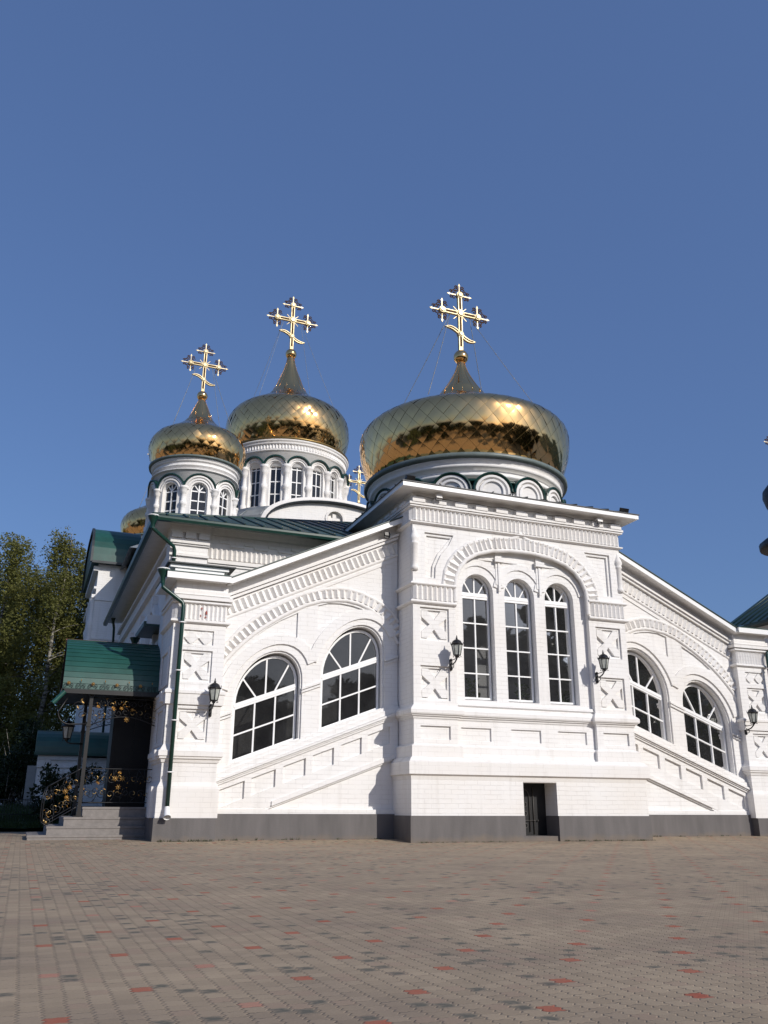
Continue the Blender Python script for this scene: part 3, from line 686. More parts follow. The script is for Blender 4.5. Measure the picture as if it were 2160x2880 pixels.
# ================= corner pavilions (piers)
YP = 0.70
for x0, sg in SG:
    s0, s1 = 4.27, 5.43
    fP = fr_wing(YP, x0, sg)
    fS = fr_left(x0-s1) if sg < 0 else fr_right(x0+s1)
    cc = (s0+s1)/2
    g = MB()
    o1 = rect(s0, s1, .5, 5.52)
    pX = [(4.86, 3.63), (4.86, 2.37)]
    holes1 = [rect(c-.33, c+.33, z-.345, z+.345) for c, z in pX]+[rect(4.53, 5.19, 4.10, 4.42)]
    holes2 = [rect(c-.275, c+.275, z-.29, z+.29) for c, z in pX]
    g.poly(fP, o1, holes1, -.045, 0); g.poly(fP, rect(s0+.003, s1-.003, .5, 5.52), holes2, -.09, -.045)
    g.fbox(fP, s0+.006, s1-.006, .3, 5.52, -1.65, -.09)
    for c, z in pX: g.poly(fP, star2(c, z, .28), [], -.09, -.03)
    for c in (4.70, 5.02):
        g.poly(fP, [(c-.155, 4.25), (c-.02, 4.11), (c+.02, 4.11), (c+.155, 4.25), (c+.02, 4.39), (c-.02, 4.39)], [], -.046, -.004)
    # side face: sunk panels as on the front
    if True:
        for zc_ in (3.63, 2.37):
            g.poly(fS, rect(YP+.12, YP+1.4, zc_-.42, zc_+.42), [rect(YP+.3, YP+1.2, zc_-.33, zc_+.33)], 0, .03)
    g.build('wall', M['brick'], CH)
    if sg < 0: path = [(x0-s0, YP+.25), (x0-s0, YP), (x0-s1, YP), (x0-s1, YP+1.6)]
    else: path = [(x0+s1, YP+1.6), (x0+s1, YP), (x0+s0, YP), (x0+s0, YP+.25)]
    g = MB()
    def mold(prof): g.sweep(fp, path, prof)
    mold([(-.03, .5), (.06, .5), (.06, 1.08), (.05, 1.12), (-.01, 1.24), (-.03, 1.24)])
    mold([(-.03, 1.60), (.02, 1.60), (.035, 1.66), (.07, 1.68), (.075, 1.72), (.10, 1.73), (.10, 1.83), (.06, 1.86), (.0, 1.97), (-.03, 1.97)])
    mold([(-.02, 2.80), (.045, 2.80), (.05, 3.02), (.07, 3.03), (.07, 3.09), (.0, 3.14), (-.02, 3.14)])
    for z, r, o in ((4.60, .045, .075), (5.03, .04, .08)):
        mold([(-.02, z-r), (.03, z-r), (o, z-r*.4), (o, z+r*.4), (.03, z+r), (-.02, z+r)])
    mold([(-.02, 5.09), (.10, 5.09), (.10, 5.17), (.0, 5.20), (-.02, 5.20)])
    mold([(-.02, 5.20), (.045, 5.20), (.045, 5.30), (-.02, 5.30)])
    # buttress block at the outer foot
    g.fbox(fS, YP+.22, YP+.50, .5, 1.12, -.02, .14); g.fbox(fS, YP+.22, YP+.50, 1.66, 1.86, -.02, .14); g.fbox(fS, YP+.22, YP+.5, 2.86, 3.08, -.02, .11)
    g.build('moulding', M['trim'], CH)
    g = MB()
    g.teeth(fP, [(s1, 4.65), (s0, 4.65)], .097, 0, -.33 if sg*-1 < 0 else .33, .004, .045) if False else g.teeth(fP, [(s0, 4.65), (s1, 4.65)], .097, 0, .33, .004, .045)
    g.teeth(fS, [(YP, 4.65), (YP+1.5, 4.65)], .11, 0, .33, .004, .045)
    g.build('dentil_band', M['trim'], CH)
    g = MB(); g.fbox(fP, s0-.03, s1-.29, -1, .5, -1.6, .09)
    g.fbox(fS, YP-.088, YP+1.6, -1, .498, -.3, .085)
    g.build('plinth', M['plinth'], CH)
    if sg < 0:   # paint lost from a few teeth, red brick showing
        mr = simple('bare_red_brick', (0.33, 0.07, 0.05), .8)
        for a_, b_, w_, h_ in ((4.72, 4.77, .035, .09), (4.83, 4.88, .03, .05), (4.73, 4.70, .04, .03), (4.85, 4.71, .02, .05)):
            g = MB(); g.prism(fP, [(a_, b_), (a_+w_, b_+h_*.2), (a_+w_*.8, b_+h_), (a_+w_*.2, b_+h_*.8)], .03, .052); g.build('exposed_brick', mr, CH)
    # pavilion eave and roof
    if sg < 0: pe = [(x0-s0+.0, YP), (x0-s1, YP), (x0-s1, YP+1.62)]
    else: pe = [(x0+s1, YP+1.62), (x0+s1, YP), (x0+s0, YP)]
    g = MB()
    g.sweep(fp, pe, [(-.2, 5.52), (.23, 5.51), (.23, 5.545), (-.2, 5.55)], 0)
    for k in range(16):
        s = lerp(s0, s1+.2, k/15); g.fbox(fP, s-.03, s+.03, 5.503, 5.515, .03, .22, 0)
    g.sweep(fp, pe, [(.20, 5.52), (.232, 5.495), (.255, 5.495), (.255, 5.635), (.20, 5.635)], 1)
    g.sweep(fp, pe, [(-1.0, 5.86), (-.3, 5.75), (.27, 5.64), (.27, 5.655), (-.3, 5.77), (-1.0, 5.88)], 2)
    g.build('roof', [M['soffit'], M['white'], M['green']], CH)
    # white ledge behind the pavilion roof with a loose metal cover
    if sg > 0: continue
    g = MB(); g.fbox(fP, s0+.0, s1-.02, 5.60, 6.03, -1.5, -.62, 0); g.fbox(fP, s0-.25, s1+.17, 6.045, 6.075, -1.6, -.50, 1)
    g.fbox(fP, s0-.1, s1+.1, 5.96, 6.044, -1.5, -.58, 0)
    g.build('ledge', [M['white'], M['dark_roof']], CH)

# ================= nave body behind
NX0, NX1, NY0, NY1 = -5.2, 6.0, 2.42, 15.6
g = MB()
g.box(NX0, NX1, NY0, NY1, -.5, 7.38)
for xa, xb in ((-5.34, -4.42),): g.box(xa, xb, NY0-.1, NY0+.6, .3, 7.37)
g.build('wall', M['brick'], CH)
g = MB()
fN = fr_front(NY0); fNp = fr_front(NY0-.1)
for x0, sg in SG[:1]:
    a0, a1 = (-4.4, .1)
    g.teeth(fN, [(a1, 6.56), (a0, 6.56)], .125, 0, -.26, .01, .07)
    g.fbox(fN, a0, a1, 6.44, 6.53, -.02, .08); g.fbox(fN, a0, a1, 6.38, 6.43, -.02, .04); g.fbox(fN, a0, a1, 7.18, 7.36, -.02, .05)
    k = a0+.4
    while k < a1: g.fbox(fN, k-.12, k+.12, 6.98, 7.04, -.02, .05); g.fbox(fN, k+.14, k+.5, 6.9, 6.96, -.02, .05); k += .62
    p0, p1 = (-5.34, -4.42) if sg < 0 else (10.7, 11.6)
    w = p1-p0
    for za, zb_, dd_ in ((6.52, 6.58, .06), (6.80, 6.84, .05), (6.84, 6.90, .09), (6.90, 6.96, .05)): g.fbox(fNp, p0-.02, p1+.02, za, zb_, -.02, dd_)
    for t in (.0, .36, .72): g.fbox(fNp, p0+t*w, p0+t*w+w*.28, 6.97, 7.12, -.02, .11)
    g.fbox(fNp, p0-.03, p1+.03, 7.12, 7.22, -.02, .12); g.fbox(fNp, p0-.03, p1+.03, 7.22, 7.36, -.02, .08)
fL = fr_left(NX0)
# mouldings and window surrounds on the long left wall
for z, hh, dd_ in ((3.1, .12, .08), (3.5, .08, .05), (6.45, .12, .12), (6.62, .2, .08), (6.9, .1, .16), (4.6, .1, .06)): g.fbox(fL, NY0+.5, NY1, z, z+hh, -.02, dd_)
for c in (5.2, 8.0, 10.8):
    pth = [(c+.75*math.cos(math.pi*k/14), 5.0+.75*math.sin(math.pi*k/14)) for k in range(15)]
    g.sweep(fL, pth, [(-.12, 0), (-.12, .12), (.08, .14), (.1, 0)])
    for s_ in (-.75, .75): g.fbox(fL, c+s_-.1, c+s_+.1, 3.7, 5.0, 0, .12)
    g.fbox(fL, c-.9, c+.9, 3.6, 3.75, 0, .18); g.fbox(fL, c-.2, c+.2, 5.7, 6.1, 0, .14)
g.build('moulding', M['trim'], CH)
for c in (5.2, 8.0, 10.8): arch_window(fL, c, .55, 3.75, 4.95, .55, .03, CH, cols=2, rows=2, fan=3)
# nave eave with gutter and hipped standing-seam roof
g = MB()
pe = [(1.5, NY0), (NX0, NY0), (NX0, NY1)]
g.sweep(fp, pe, [(-.1, 7.36), (.58, 7.30), (.58, 7.33), (-.1, 7.40)], 0)
g.sweep(fp, pe, [(.56, 7.20), (.60, 7.19), (.68, 7.20), (.70, 7.26), (.70, 7.31), (.60, 7.33)], 1)
g.build('gutter', [M['soffit'], M['pipe']], CH)
g = MB()
O = .68; ez = 7.325; sl = .40
W0 = bayc-(NX0-O); ax_, ay_ = bayc, NY0-O+(bayc-(NX0-O)); az_ = ez+sl*(bayc-(NX0-O))
c0, c3 = (NX0-O, NY0-O, ez), (NX0-O, NY1, ez)
ap = (ax_, ay_, az_); rg = (ax_, NY1, az_)
g.add([c0, (ax_, c0[1], ez), ap], [(0, 1, 2)]); g.add([c0, ap, rg, c3], [(0, 1, 2, 3)]); g.add([(ax_, c0[1], ez), ap, rg, (ax_+2.8, NY1, az_-1.12), (ax_+2.8, c0[1]+W0-2.8, az_-1.12)], [(0, 1, 4), (1, 2, 3, 4)])
k = .35
W = ax_-c0[0]
while k < W-.2:
    x = c0[0]+k; t = min(k, 2*W-k)
    g.tube([(x, c0[1], ez+.02), (x, c0[1]+t, ez+sl*t+.02)], .026, 4, sm=False); k += .47
k = .4
while k < NY1-c0[1]:
    t = min(k, W)
    for sx in (-1,): xx = ax_+sx*W; g.tube([(xx, c0[1]+k, ez+.02), (xx-sx*t, c0[1]+k, ez+sl*t+.02)], .026, 4, sm=False)
    k += .47
g.tube([c0, ap], .045, 5)
g.build('roof', M['green_dark'], CH)

# hood over a side opening on the left wall
g = MB(); g.box(-5.66, NX0, 3.3, 5.0, 4.93, 4.99, 0); g.box(-5.62, NX0, 3.34, 4.96, 4.98, 5.22, 1); g.box(-5.70, -5.64, 3.2, 5.05, 4.9, 5.03, 0)
g.build('hood', [M['green_dark'], M['white']], CH)

# ================= main cube with gables
QX0, QX1, QY0, QY1 = -4.9, 9.6, 15.6, 32.4
g = MB(); g.box(QX0, QX1, QY0, QY1, 0, 10.5)
fQ = fr_front(QY0)
def gable_pts(cx, hw, z0, h, n=20): return [(cx-hw, z0-1.2), (cx+hw, z0-1.2)]+[(cx+hw*math.cos(math.pi*k/n), z0+h*math.sin(math.pi*k/n)**.85) for k in range(n+1)]
gc, ghw, gz0, gh = bayc+.05, 3.15, 11.95, 1.36
circ = lambda c, z, r, n=20: [(c+r*math.cos(2*math.pi*k/n), z+r*math.sin(2*math.pi*k/n)) for k in range(n)]
g.poly(fQ, gable_pts(gc, ghw, gz0, gh), [circ(gc, 12.55, .36)], 0, .22)
g.prism(fQ, circ(gc, 12.55, .41), -.1, .03); g.fbox(fQ, gc-.28, gc+.28, 12.47, 12.63, 0, .12); g.fbox(fQ, gc-.08, gc+.08, 12.27, 12.83, 0, .125)
g.build('wall', M['brick'], CH)
g = MB()
arcp = [(gc+ghw*math.cos(math.pi*k/24), gz0+gh*math.sin(math.pi*k/24)**.85) for k in range(25)]
g.sweep(fQ, arcp, [(-.16, .0), (-.16, .30), (-.05, .34), (.02, .34), (.02, 0)], 0)
g.sweep(fQ, arcp, [(.025, -1.5), (.025, .44), (.06, .46), (.09, .44), (.09, -1.5)], 1)
ring = circ(gc, 12.55, .40)
g.sweep(fQ, ring, [(-.05, .21), (-.05, .27), (.05, .27), (.05, .21)], 0, closed=True)
g.build('gable_moulding', [M['trim'], M['dark_roof']], CH)
g = MB()
for (a, b) in (((QX0-.3, QY0+.4), (QX1+.3, QY0+.4)), ((QX1+.3, QY0+.4), (QX1+.3, QY1)), ((QX1+.3, QY1), (QX0-.3, QY1)), ((QX0-.3, QY1), (QX0-.3, QY0+.4))):
    cxy = (bayc, 24.0)
    q = [(lerp(cxy[0], p[0], .42), lerp(cxy[1], p[1], .42)) for p in (a, b)]
    g.add([(a[0], a[1], 10.5), (b[0], b[1], 10.5), (q[1][0], q[1][1], 13.9), (q[0][0], q[0][1], 13.9)], [(0, 1, 2, 3)])
g.lathe((3.15, 24.0, 0), [(4.5, 12.9), (4.25, 14.05), (3.55, 14.58), (3.50, 14.74), (3.3, 14.74)], 24, sm=False)
for k in range(24):
    t = 2*math.pi*k/24; g.tube([(3.15+4.27*math.sin(t), 24-4.27*math.cos(t), 14.06), (3.15+3.57*math.sin(t), 24-3.57*math.cos(t), 14.59)], .03, 4)
g.build('roof', M['grey_metal'], CH)

# transept with barrel roof on the left side
TX0, TY0, TY1 = -6.10, 19.9, 25.6
g = MB(); g.box(TX0+.02, QX0, TY0, TY1-.02, 0, 10.7)
fT = fr_left(TX0); fTF = fr_front(TY0)
barrel = lambda y0, y1, z0, h, n=16, e=.6: [(lerp(y0, y1, .5)-(y1-y0)/2*math.copysign(abs(math.cos(math.pi*k/n))**e, math.cos(math.pi*k/n)), z0+h*math.sin(math.pi*k/n)**.9) for k in range(n+1)]
bp = barrel(TY0+.02, TY1-.04, 10.72, 1.85)
g.poly(fT, bp+[(TY1-.04, 10.71), (TY0+.02, 10.71)], [], -.3, .0)
for z, hh, dd_ in ((9.2, .15, .14), (9.6, .1, .08), (7.3, .12, .1), (10.4, .2, .18), (6.2, .2, .1)): g.fbox(fT, TY0-.02, TY1, z, z+hh, -.02, dd_)
for yy in (TY0+.2, TY0+1.2, TY0+2.4):
    g.lathe((TX0-.05, yy, 0), [(.15, 6.4), (.17, 6.7), (.1, 6.8), (.12, 7.8), (.17, 8.1), (.1, 8.3), (.12, 8.9), (.18, 9.2)], 10)
g.box(TX0-.02, QX0, TY0-.05, TY0, 9.10, 9.18); g.box(TX0-.02, QX0, TY0-.05, TY0, 7.42, 7.50)
g.build('transept_wall', M['brick'], CH)
g = MB()
bq = barrel(TY0-.3, TY1+.3, 10.72, 2.0, 20)
fTr = fr_left(0)
g.prism(lambda a, b, d: (d, a, b), bq, TX0-.30, QX0+.5, 0)
g.sweep(fr_left(TX0-.28), bq, [(-.10, 0), (-.10, .10), (.04, .10), (.04, 0)], 1)
g.box(TX0-.3, QX0, TY0-.40, TY0-.28, 10.66, 10.76, 1)
g.build('transept_roof', [M['green'], M['dark_roof']], CH)

# ================= domes
def onion(cx, cy, Rr, zw, prof, ntile, parent, seed=1, jit=.03):
    """prof: (r, z-relative) from the rim up to the spire foot; diamond sheets follow a conformal lattice"""
    rnd = random.Random(seed)
    P = [Vector((r, z)) for r, z in prof]
    # smooth the profile (Catmull-Rom)
    Q = []
    for i in range(len(P)-1):
        a = P[max(i-1, 0)]; b = P[i]; c = P[i+1]; d = P[min(i+2, len(P)-1)]
        for k in range(10):
            t = k/10; Q.append(.5*((2*b)+(c-a)*t+(2*a-5*b+4*c-d)*t*t+(3*b-a-3*c+d)*t**3))
    Q.append(P[-1])
    S = [0]
    for i in range(1, len(Q)): S.append(S[-1]+(Q[i]-Q[i-1]).length)
    def at(s):
        s = min(max(s, 0), S[-1])
        lo, hi = 0, len(S)-1
        while hi-lo > 1:
            mm = (lo+hi)//2
            if S[mm] <= s: lo = mm
            else: hi = mm
        t = (s-S[lo])/((S[hi]-S[lo]) or 1); return Q[lo].lerp(Q[hi], t)
    base = MB(); base.lathe((cx, cy, zw), [(max(q.x-.02, .002), q.y) for q in Q], 64)
    dome = base.build('dome', M['gold_seam'], parent)
    rows = [0.0]
    while rows[-1] < S[-1]-.02 and len(rows) < 90:
        r = at(rows[-1]).x; rows.append(rows[-1]+max(.05, math.pi*r/ntile*1.12))
    g = MB(); n = 3
    for j in range(len(rows)-2):
        s0, s1, s2 = rows[j], rows[j+1], rows[j+2]
        for i in range(ntile):
            t0 = 2*math.pi*(i+(.5 if j % 2 else 0))/ntile; dt = math.pi/ntile
            sh = .978; tu, tv, off = rnd.gauss(0, jit), rnd.gauss(0, jit), rnd.uniform(0, .004)
            V = []
            for u in range(n+1):
                for v in range(n+1):
                    uu_, vv_ = u/n, v/n
                    # diamond coordinates
                    p = (uu_-vv_)*sh; q = (uu_+vv_-1)*sh
                    tt = t0+dt*p
                    ss = s1+(q*(s2-s1) if q > 0 else q*(s1-s0))
                    o = at(ss); dr = off+(p*tu+q*tv)*(math.pi*o.x/ntile)-.0
                    # a little pillow
                    dr += .010*Rr/3.1*(1-max(abs(p+q), abs(p-q))**2)
                    V.append((cx+(o.x+dr)*math.sin(tt), cy-(o.x+dr)*math.cos(tt), zw+o.y+dr*.35))
            g.add(V, [(a*(n+1)+b, (a+1)*(n+1)+b, (a+1)*(n+1)+b+1, a*(n+1)+b+1) for a in range(n) for b in range(n)], 0, True)
    g.build('sheeting', M['gold'], dome, recalc=True)
    return dome
def spire(cx, cy, prof, balls, parent, rib=14):
    g = MB(); g.lathe((cx, cy, 0), prof, 28)
    for k in range(rib):
        t = 2*math.pi*k/rib; g.tube([(cx+(r+.003)*math.sin(t), cy-(r+.003)*math.cos(t), z) for r, z in prof if r < prof[0][0]*.98], .008, 4)
    s = g.build('spire', M['gold'], parent)
    g = MB()
    for z, r in balls: g.ball((cx, cy, z), r, 14)
    g.build('finial_ball', M['gold'], s); return s
def cross(cx, cy, zb, H, parent):
    f = fr_front(cy); W = H*.40
    zc_ = zb+H*.575; zt = zb+H*.86
    t = H*.040; g = MB()
    w = H*.028
    g.fbox(f, cx-w, cx+w, zb, zt, -t/2, t/2)
    aw = W*.66
    g.fbox(f, cx-aw, cx+aw, zc_-w, zc_+w, -t/2+.002, t/2-.002)
    # curved lower bar
    lo = zb+H*.26
    cr = []
    for k in range(13):
        u = -1+2*k/12; x = cx+u*W*.56; z = lo-u*H*.075-(H*.035*math.sin(u*math.pi)); cr.append((x, z, w*.95*math.cos(u*math.pi/2)**.6+.004))
    g.prism(f, [(x, z+h) for x, z, h in cr]+[(x, z-h) for x, z, h in cr[::-1]], -t/2+.004, t/2-.004)
    # bosses
    for x, z, r in ((cx, zc_, .055), (cx, zt, .045), (cx-aw, zc_, .045), (cx+aw, zc_, .045), (cx, lo, .040)):
        g.prism(f, circ(x, z, H*r, 14), -t*.7, t*.7); g.prism(f, circ(x, z, H*r*.62, 12), t*.7, t*.95)
    # rays
    for a in (45, 135, 225, 315):
        g.bar(f, (cx, zc_), (cx+H*.135*math.cos(R(a)), zc_+H*.135*math.sin(R(a))), H*.007, -.01, .012)
    # spear tips of the trefoil ends
    for (bx, bz) in ((cx, zt), (cx-aw, zc_), (cx+aw, zc_)):
        for dx, dz in ((0, 1), (0, -1), (1, 0), (-1, 0)):
            if (bx, bz) == (cx, zt) and dz == -1: continue
            if bx < cx and dx == 1 or bx > cx and dx == -1: continue
            L = H*.155
            g.bar(f, (bx, bz), (bx+dx*L, bz+dz*L), H*.012, -.008, .008)
            tx, tz = bx+dx*L, bz+dz*L
            g.prism(f, [(tx-dz*H*.017-dx*H*.01, tz-dx*H*.017-dz*H*.01), (tx+dz*H*.017-dx*H*.01, tz+dx*H*.017-dz*H*.01), (tx+dx*H*.03, tz+dz*H*.03)], -.01, .01)
    c = g.build('cross', M['gold_cross'], parent)
    d = MB()
    wi = w*.58
    for za, zb_ in ((zb+H*.07, lo-H*.045), (lo+H*.045, zc_-H*.06), (zc_+H*.06, zt-H*.05)): d.fbox(f, cx-wi, cx+wi, za, zb_, t/2-.004, t/2+.006)
    for sg in (-1, 1): d.fbox(f, cx+sg*H*.06, cx+sg*(aw-H*.05), zc_-wi, zc_+wi, t/2-.004, t/2+.006)
    for sg in (-1, 1):
        seg = [q for q in cr if .12 < abs((q[0]-cx)/(W*.56)) < .93 and (q[0]-cx)*sg > 0]
        if sg < 0: seg = seg[::-1]
        d.prism(f, [(x, z+h*.45) for x, z, h in seg]+[(x, z-h*.45) for x, z, h in seg[::-1]], t/2-.008, t/2+.004)
    for x, z, r in ((cx, zc_, .055), (cx, zt, .045), (cx-aw, zc_, .045), (cx+aw, zc_, .045), (cx, lo, .040)):
        d.sweep(f, circ(x, z, H*r*.78, 14), [(-H*r*.1, t*.6), (-H*r*.1, t*.72), (H*r*.1, t*.72), (H*r*.1, t*.6)], 0, closed=True)
    # dark scrollwork round the spear shafts
    for (bx, bz) in ((cx, zt), (cx-aw, zc_), (cx+aw, zc_)):
        for dx, dz in ((0, 1), (0, -1), (1, 0), (-1, 0)):
            if (bx, bz) == (cx, zt) and dz == -1: continue
            if bx < cx and dx == 1 or bx > cx and dx == -1: continue
            for sd in (-1, 1):
                for q, rr_ in ((.080, .036), (.122, .026)):
                    px, pz = bx+dx*H*q+dz*sd*H*.042, bz+dz*H*q+dx*sd*H*.042
                    d.tube([f(a, b, 0) for a, b in spiral((px, pz), H*rr_, 1.0, 0 if sd > 0 else math.pi, sd, 10)], H*.0085, 4)
    d.build('filigree', M['filigree'], c)
    return c, zc_, aw, zb
def cables(cx, cy, zc_, aw, rad, zr, parent):
    for sx in (-1, 1):
        for sy in (-1, 1):
            p0 = Vector((cx+sx*aw*.55, cy, zc_-.06)); p1 = Vector((cx+sx*rad*.72, cy+sy*rad*.6, zr))
            g = MB(); pts = [p0.lerp(p1, k/8)-Vector((0, 0, .04*math.sin(math.pi*k/8))) for k in range(9)]
            g.tube(pts, .010, 4)
            for k in range(1, 8): g.ball(pts[k], .022, 4)
            g.build('cable', M['grey_metal'], parent)

# --- big dome over the bay (drum with kokoshniki)
D3R = 3.13
p3 = [(2.72, -1.36), (2.83, -1.24), (2.97, -.9), (3.09, -.48), (3.13, 0.0), (3.08, .20), (2.95, .36), (2.72, .50), (2.25, .71), (1.6, 1.045), (1.15, 1.30), (.86, 1.50)]
zw3 = 11.02
dr = MB()
dr.lathe((DX, DY, 0), [(2.55, 8.2), (2.55, 9.05), (2.70, 9.08), (2.72, 9.14), (2.66, 9.18), (2.66, 9.26), (2.80, 9.30), (2.84, 9.36), (2.78, 9.40), (2.86, 9.46), (2.90, 9.50), (2.80, 9.52)], 64)
drum3 = dr.build('drum', M['brick'], CH)
g = MB(); g.lathe((DX, DY, 0), [(2.80, 9.50), (2.97, 9.52), (3.0, 9.56), (3.0, 9.63), (2.95, 9.66), (2.70, 9.68)], 64); g.build('rim', M['grey_gutter'], drum3)
g = MB(); g.lathe((DX, DY, 0), [(2.56, 8.98), (2.60, 9.02), (2.78, 8.96), (2.79, 8.90), (2.56, 8.86)], 64); g.build('flashing', M['pipe'], drum3)
NK = 16
for k in range(NK):
    ph = 2*math.pi*(k+.46)/NK
    fk = fr_polar(DX, DY, 2.62, ph)
    hw = 2.62*math.pi/NK
    g = MB()
    def arcpts(r, z0, n=14): return [(r*math.cos(math.pi*i/n), z0+r*math.sin(math.pi*i/n)) for i in range(n+1)]
    face = [(-hw, 8.25), (hw, 8.25)]+arcpts(hw*.97, 8.62)
    g.prism(fk, face, -.1, .20)
    for r, dd_ in ((.40, .26), (.29, .235)): g.sweep(fk, [(r, 8.2)]+arcpts(r, 8.62)+[(-r, 8.2)], [(-.045, .19), (-.03, dd_), (.03, dd_), (.045, .19)])
    g.build('kokoshnik', M['trim'], drum3)
    g = MB(); g.sweep(fk, arcpts(hw*.98, 8.62), [(0.0, -.1), (0.0, .29), (.03, .31), (.055, .29), (.055, -.1)]); g.build('kokoshnik_cap', M['pipe'], drum3)
d3 = onion(DX, DY, D3R, zw3, p3, 44, CH, 3, .016)
s3 = spire(DX, DY, [(.90, zw3+1.44), (.72, 12.64), (.68, 12.80), (.55, 12.98), (.38, 13.25), (.22, 13.55), (.14, 13.78), (.11, 13.95)], [(14.12, .235)], d3)
c3, zc_, aw, _ = cross(DX, DY, 14.32, 2.38, d3)
cables(DX, DY, zc_, aw, 2.6, 11.75, c3)

# --- tall windowed drums
def tall_drum(cx, cy, r, zb, zk, zt, n, ph0, parent, winh, small=False):
    """zb sill level, zk kokoshnik apex, zt cornice top"""
    dr = MB()
    dr.lathe((cx, cy, 0), [(r-.32, zb-2.2), (r-.32, zt)], 48)
    k = r/3.2
    for z0, z1, o in ((zk+.02*k, zk+.10*k, .0), (zt-.62*k, zt-.52*k, .06), (zt-.24*k, zt-.12*k, .10), (zt-.12*k, zt, .16)):
        pass
    dr.lathe((cx, cy, 0), [(r-.3, zk-.55*k), (r-.06, zk-.5*k), (r-.06, zt-.62*k), (r, zt-.60*k), (r+.04*k, zt-.55*k), (r, zt-.5*k), (r-.02, zt-.49*k), (r-.02, zt-.27*k), (r+.06*k, zt-.26*k), (r+.10*k, zt-.2*k), (r+.06*k, zt-.15*k), (r+.12*k, zt-.12*k), (r+.17*k, zt-.05*k), (r+.1*k, zt), (r-.4, zt)], 64)
    if not small:
        fz = fr_polar(cx, cy, r-.02); L = 2*math.pi*(r-.02)
        dr.teeth(fz, [(L*i/96, zt-.48*k) for i in range(97)], .16, 0, .2*k, 0, .06)
    else: dr.lathe((cx, cy, 0), [(r-.06, zt-.95*k), (r+.03, zt-.92*k), (r+.05, zt-.86*k), (r-.06, zt-.82*k)], 64)
    dr.lathe((cx, cy, 0), [(r-.3, zb-.05), (r+.05, zb-.07), (r+.05, zb-.16), (r-.02, zb-.2), (r-.02, zb-2.2)], 48)
    drum = dr.build('drum', M['brick'], parent)
    hw = math.pi*r/n
    ww = hw*.56; za = zk-.05*k-hw*.93; arr = hw*.93
    for i in range(n):
        ph = ph0+2*math.pi*i/n
        if math.cos(ph+math.atan2(cx-CAM.x, -(CAM.y-cy))*0) < -.55: continue
        f = fr_polar(cx, cy, r, ph)
        g = MB()
        za2 = za-.06
        out = [(-hw, zb), (-hw*.5, zb), (0, zb), (hw*.5, zb), (hw, zb), (hw, za)]+[(hw*.995*math.cos(math.pi*q/12)*1.0, za+arr*1.05*math.sin(math.pi*q/12)) for q in range(1, 12)]+[(-hw, za)]
        g.poly(f, out, [arch_hole(0, ww, zb+.06, za2, ww, n=12)], -.26, 0)
        pth = [(ww*1.32*math.cos(math.pi*q/14), za2+ww*1.32*math.sin(math.pi*q/14)) for q in range(15)]
        g.sweep(f, pth, [(-.07*k, 0), (-.06*k, .07*k), (.05*k, .08*k), (.07*k, 0)])
        pth = [(ww*1.62*math.cos(math.pi*q/14), za2+ww*1.66*math.sin(math.pi*q/14)) for q in range(15)]
        g.sweep(f, pth, [(-.08*k, 0), (-.07*k, .11*k), (.06*k, .13*k), (.08*k, 0)])
        g.build('arcade_bay', M['trim'], drum)
        g = MB(); g.sweep(f, [(hw*1.02*math.cos(math.pi*q/14), za+arr*1.07*math.sin(math.pi*q/14)) for q in range(15)], [(-.02, -.2), (-.02, .22*k), (.05*k, .24*k), (.07*k, .2*k), (.07*k, -.2)])
        g.build('arch_cap', M['pipe'], drum)
        # column between bays
        fx = f(hw, 0, .03); g = MB(); cr = .11*k if not small else .09
        H = za-zb
        g.lathe((fx[0], fx[1], zb), [(cr*1.5, -.1), (cr*1.5, .08*H), (cr, .10*H), (cr, .42*H), (cr*1.45, .45*H), (cr*1.6, .50*H), (cr*1.45, .55*H), (cr, .58*H), (cr, .80*H), (cr*1.3, .82*H), (cr*1.6, .88*H), (cr*1.8, .97*H), (cr*2.0, .98*H), (cr*2.0, 1.04*H), (.01, 1.05*H)], 10)
        g.build('column', M['trim'], drum)
        # window
        w = MB()
        def ol(q): return arch_hole(0, ww-q, zb+.06+q, za2, ww-q, n=12)
        fw2 = .035*k+.015
        w.poly(f, ol(-.01), [ol(fw2)], -.22, -.16)
        w.bar(f, (0, zb+.06), (0, za2+ww), .05, -.21, -.165)
        for q in (.33, .66, 1.0): zz_ = lerp(zb+.06, za2, q); w.bar(f, (-ww, zz_), (ww, zz_), .05, -.21, -.17)
        if small:
            for a in (50, 130): w.bar(f, (0, za2), (ww*math.cos(R(a)), za2+ww*math.sin(R(a))), .045, -.21, -.17)
        wo = w.build('window', M['white'], drum)
        p = MB(); p.prism(f, ol(.01), -.205, -.195); p.build('pane', M['glass'], drum)
    return drum
# central great drum and dome
C2 = (3.15, 24.0)
drum2 = tall_drum(C2[0], C2[1], 3.22, 14.80, 17.50, 18.42, 18, R(-4+22.6*0)-YAW*0+R(0), CH, 2.4)
g = MB(); g.lathe((C2[0], C2[1], 0), [(3.2, 18.42), (3.38, 18.43), (3.40, 18.50), (3.2, 18.53)], 64); g.build('rim', M['gold_seam'], drum2)
p2 = [(2.98, -1.50), (3.10, -1.25), (3.27, -.75), (3.36, -.3), (3.37, .05), (3.30, .55), (3.05, 1.0), (2.75, 1.25), (2.36, 1.48), (1.85, 1.80), (1.4, 2.1), (1.12, 2.38)]
zw2 = 20.02
d2 = onion(C2[0], C2[1], 3.37, zw2, p2, 44, CH, 5, .035)
s2 = spire(C2[0], C2[1], [(1.20, zw2+2.30), (1.0, 22.6), (.80, 22.95), (.58, 23.55), (.40, 24.0), (.27, 24.45), (.19, 24.85)], [(25.10, .32)], d2)
c2x, zc_, aw, _ = cross(C2[0], C2[1], 25.35, 3.42, d2)
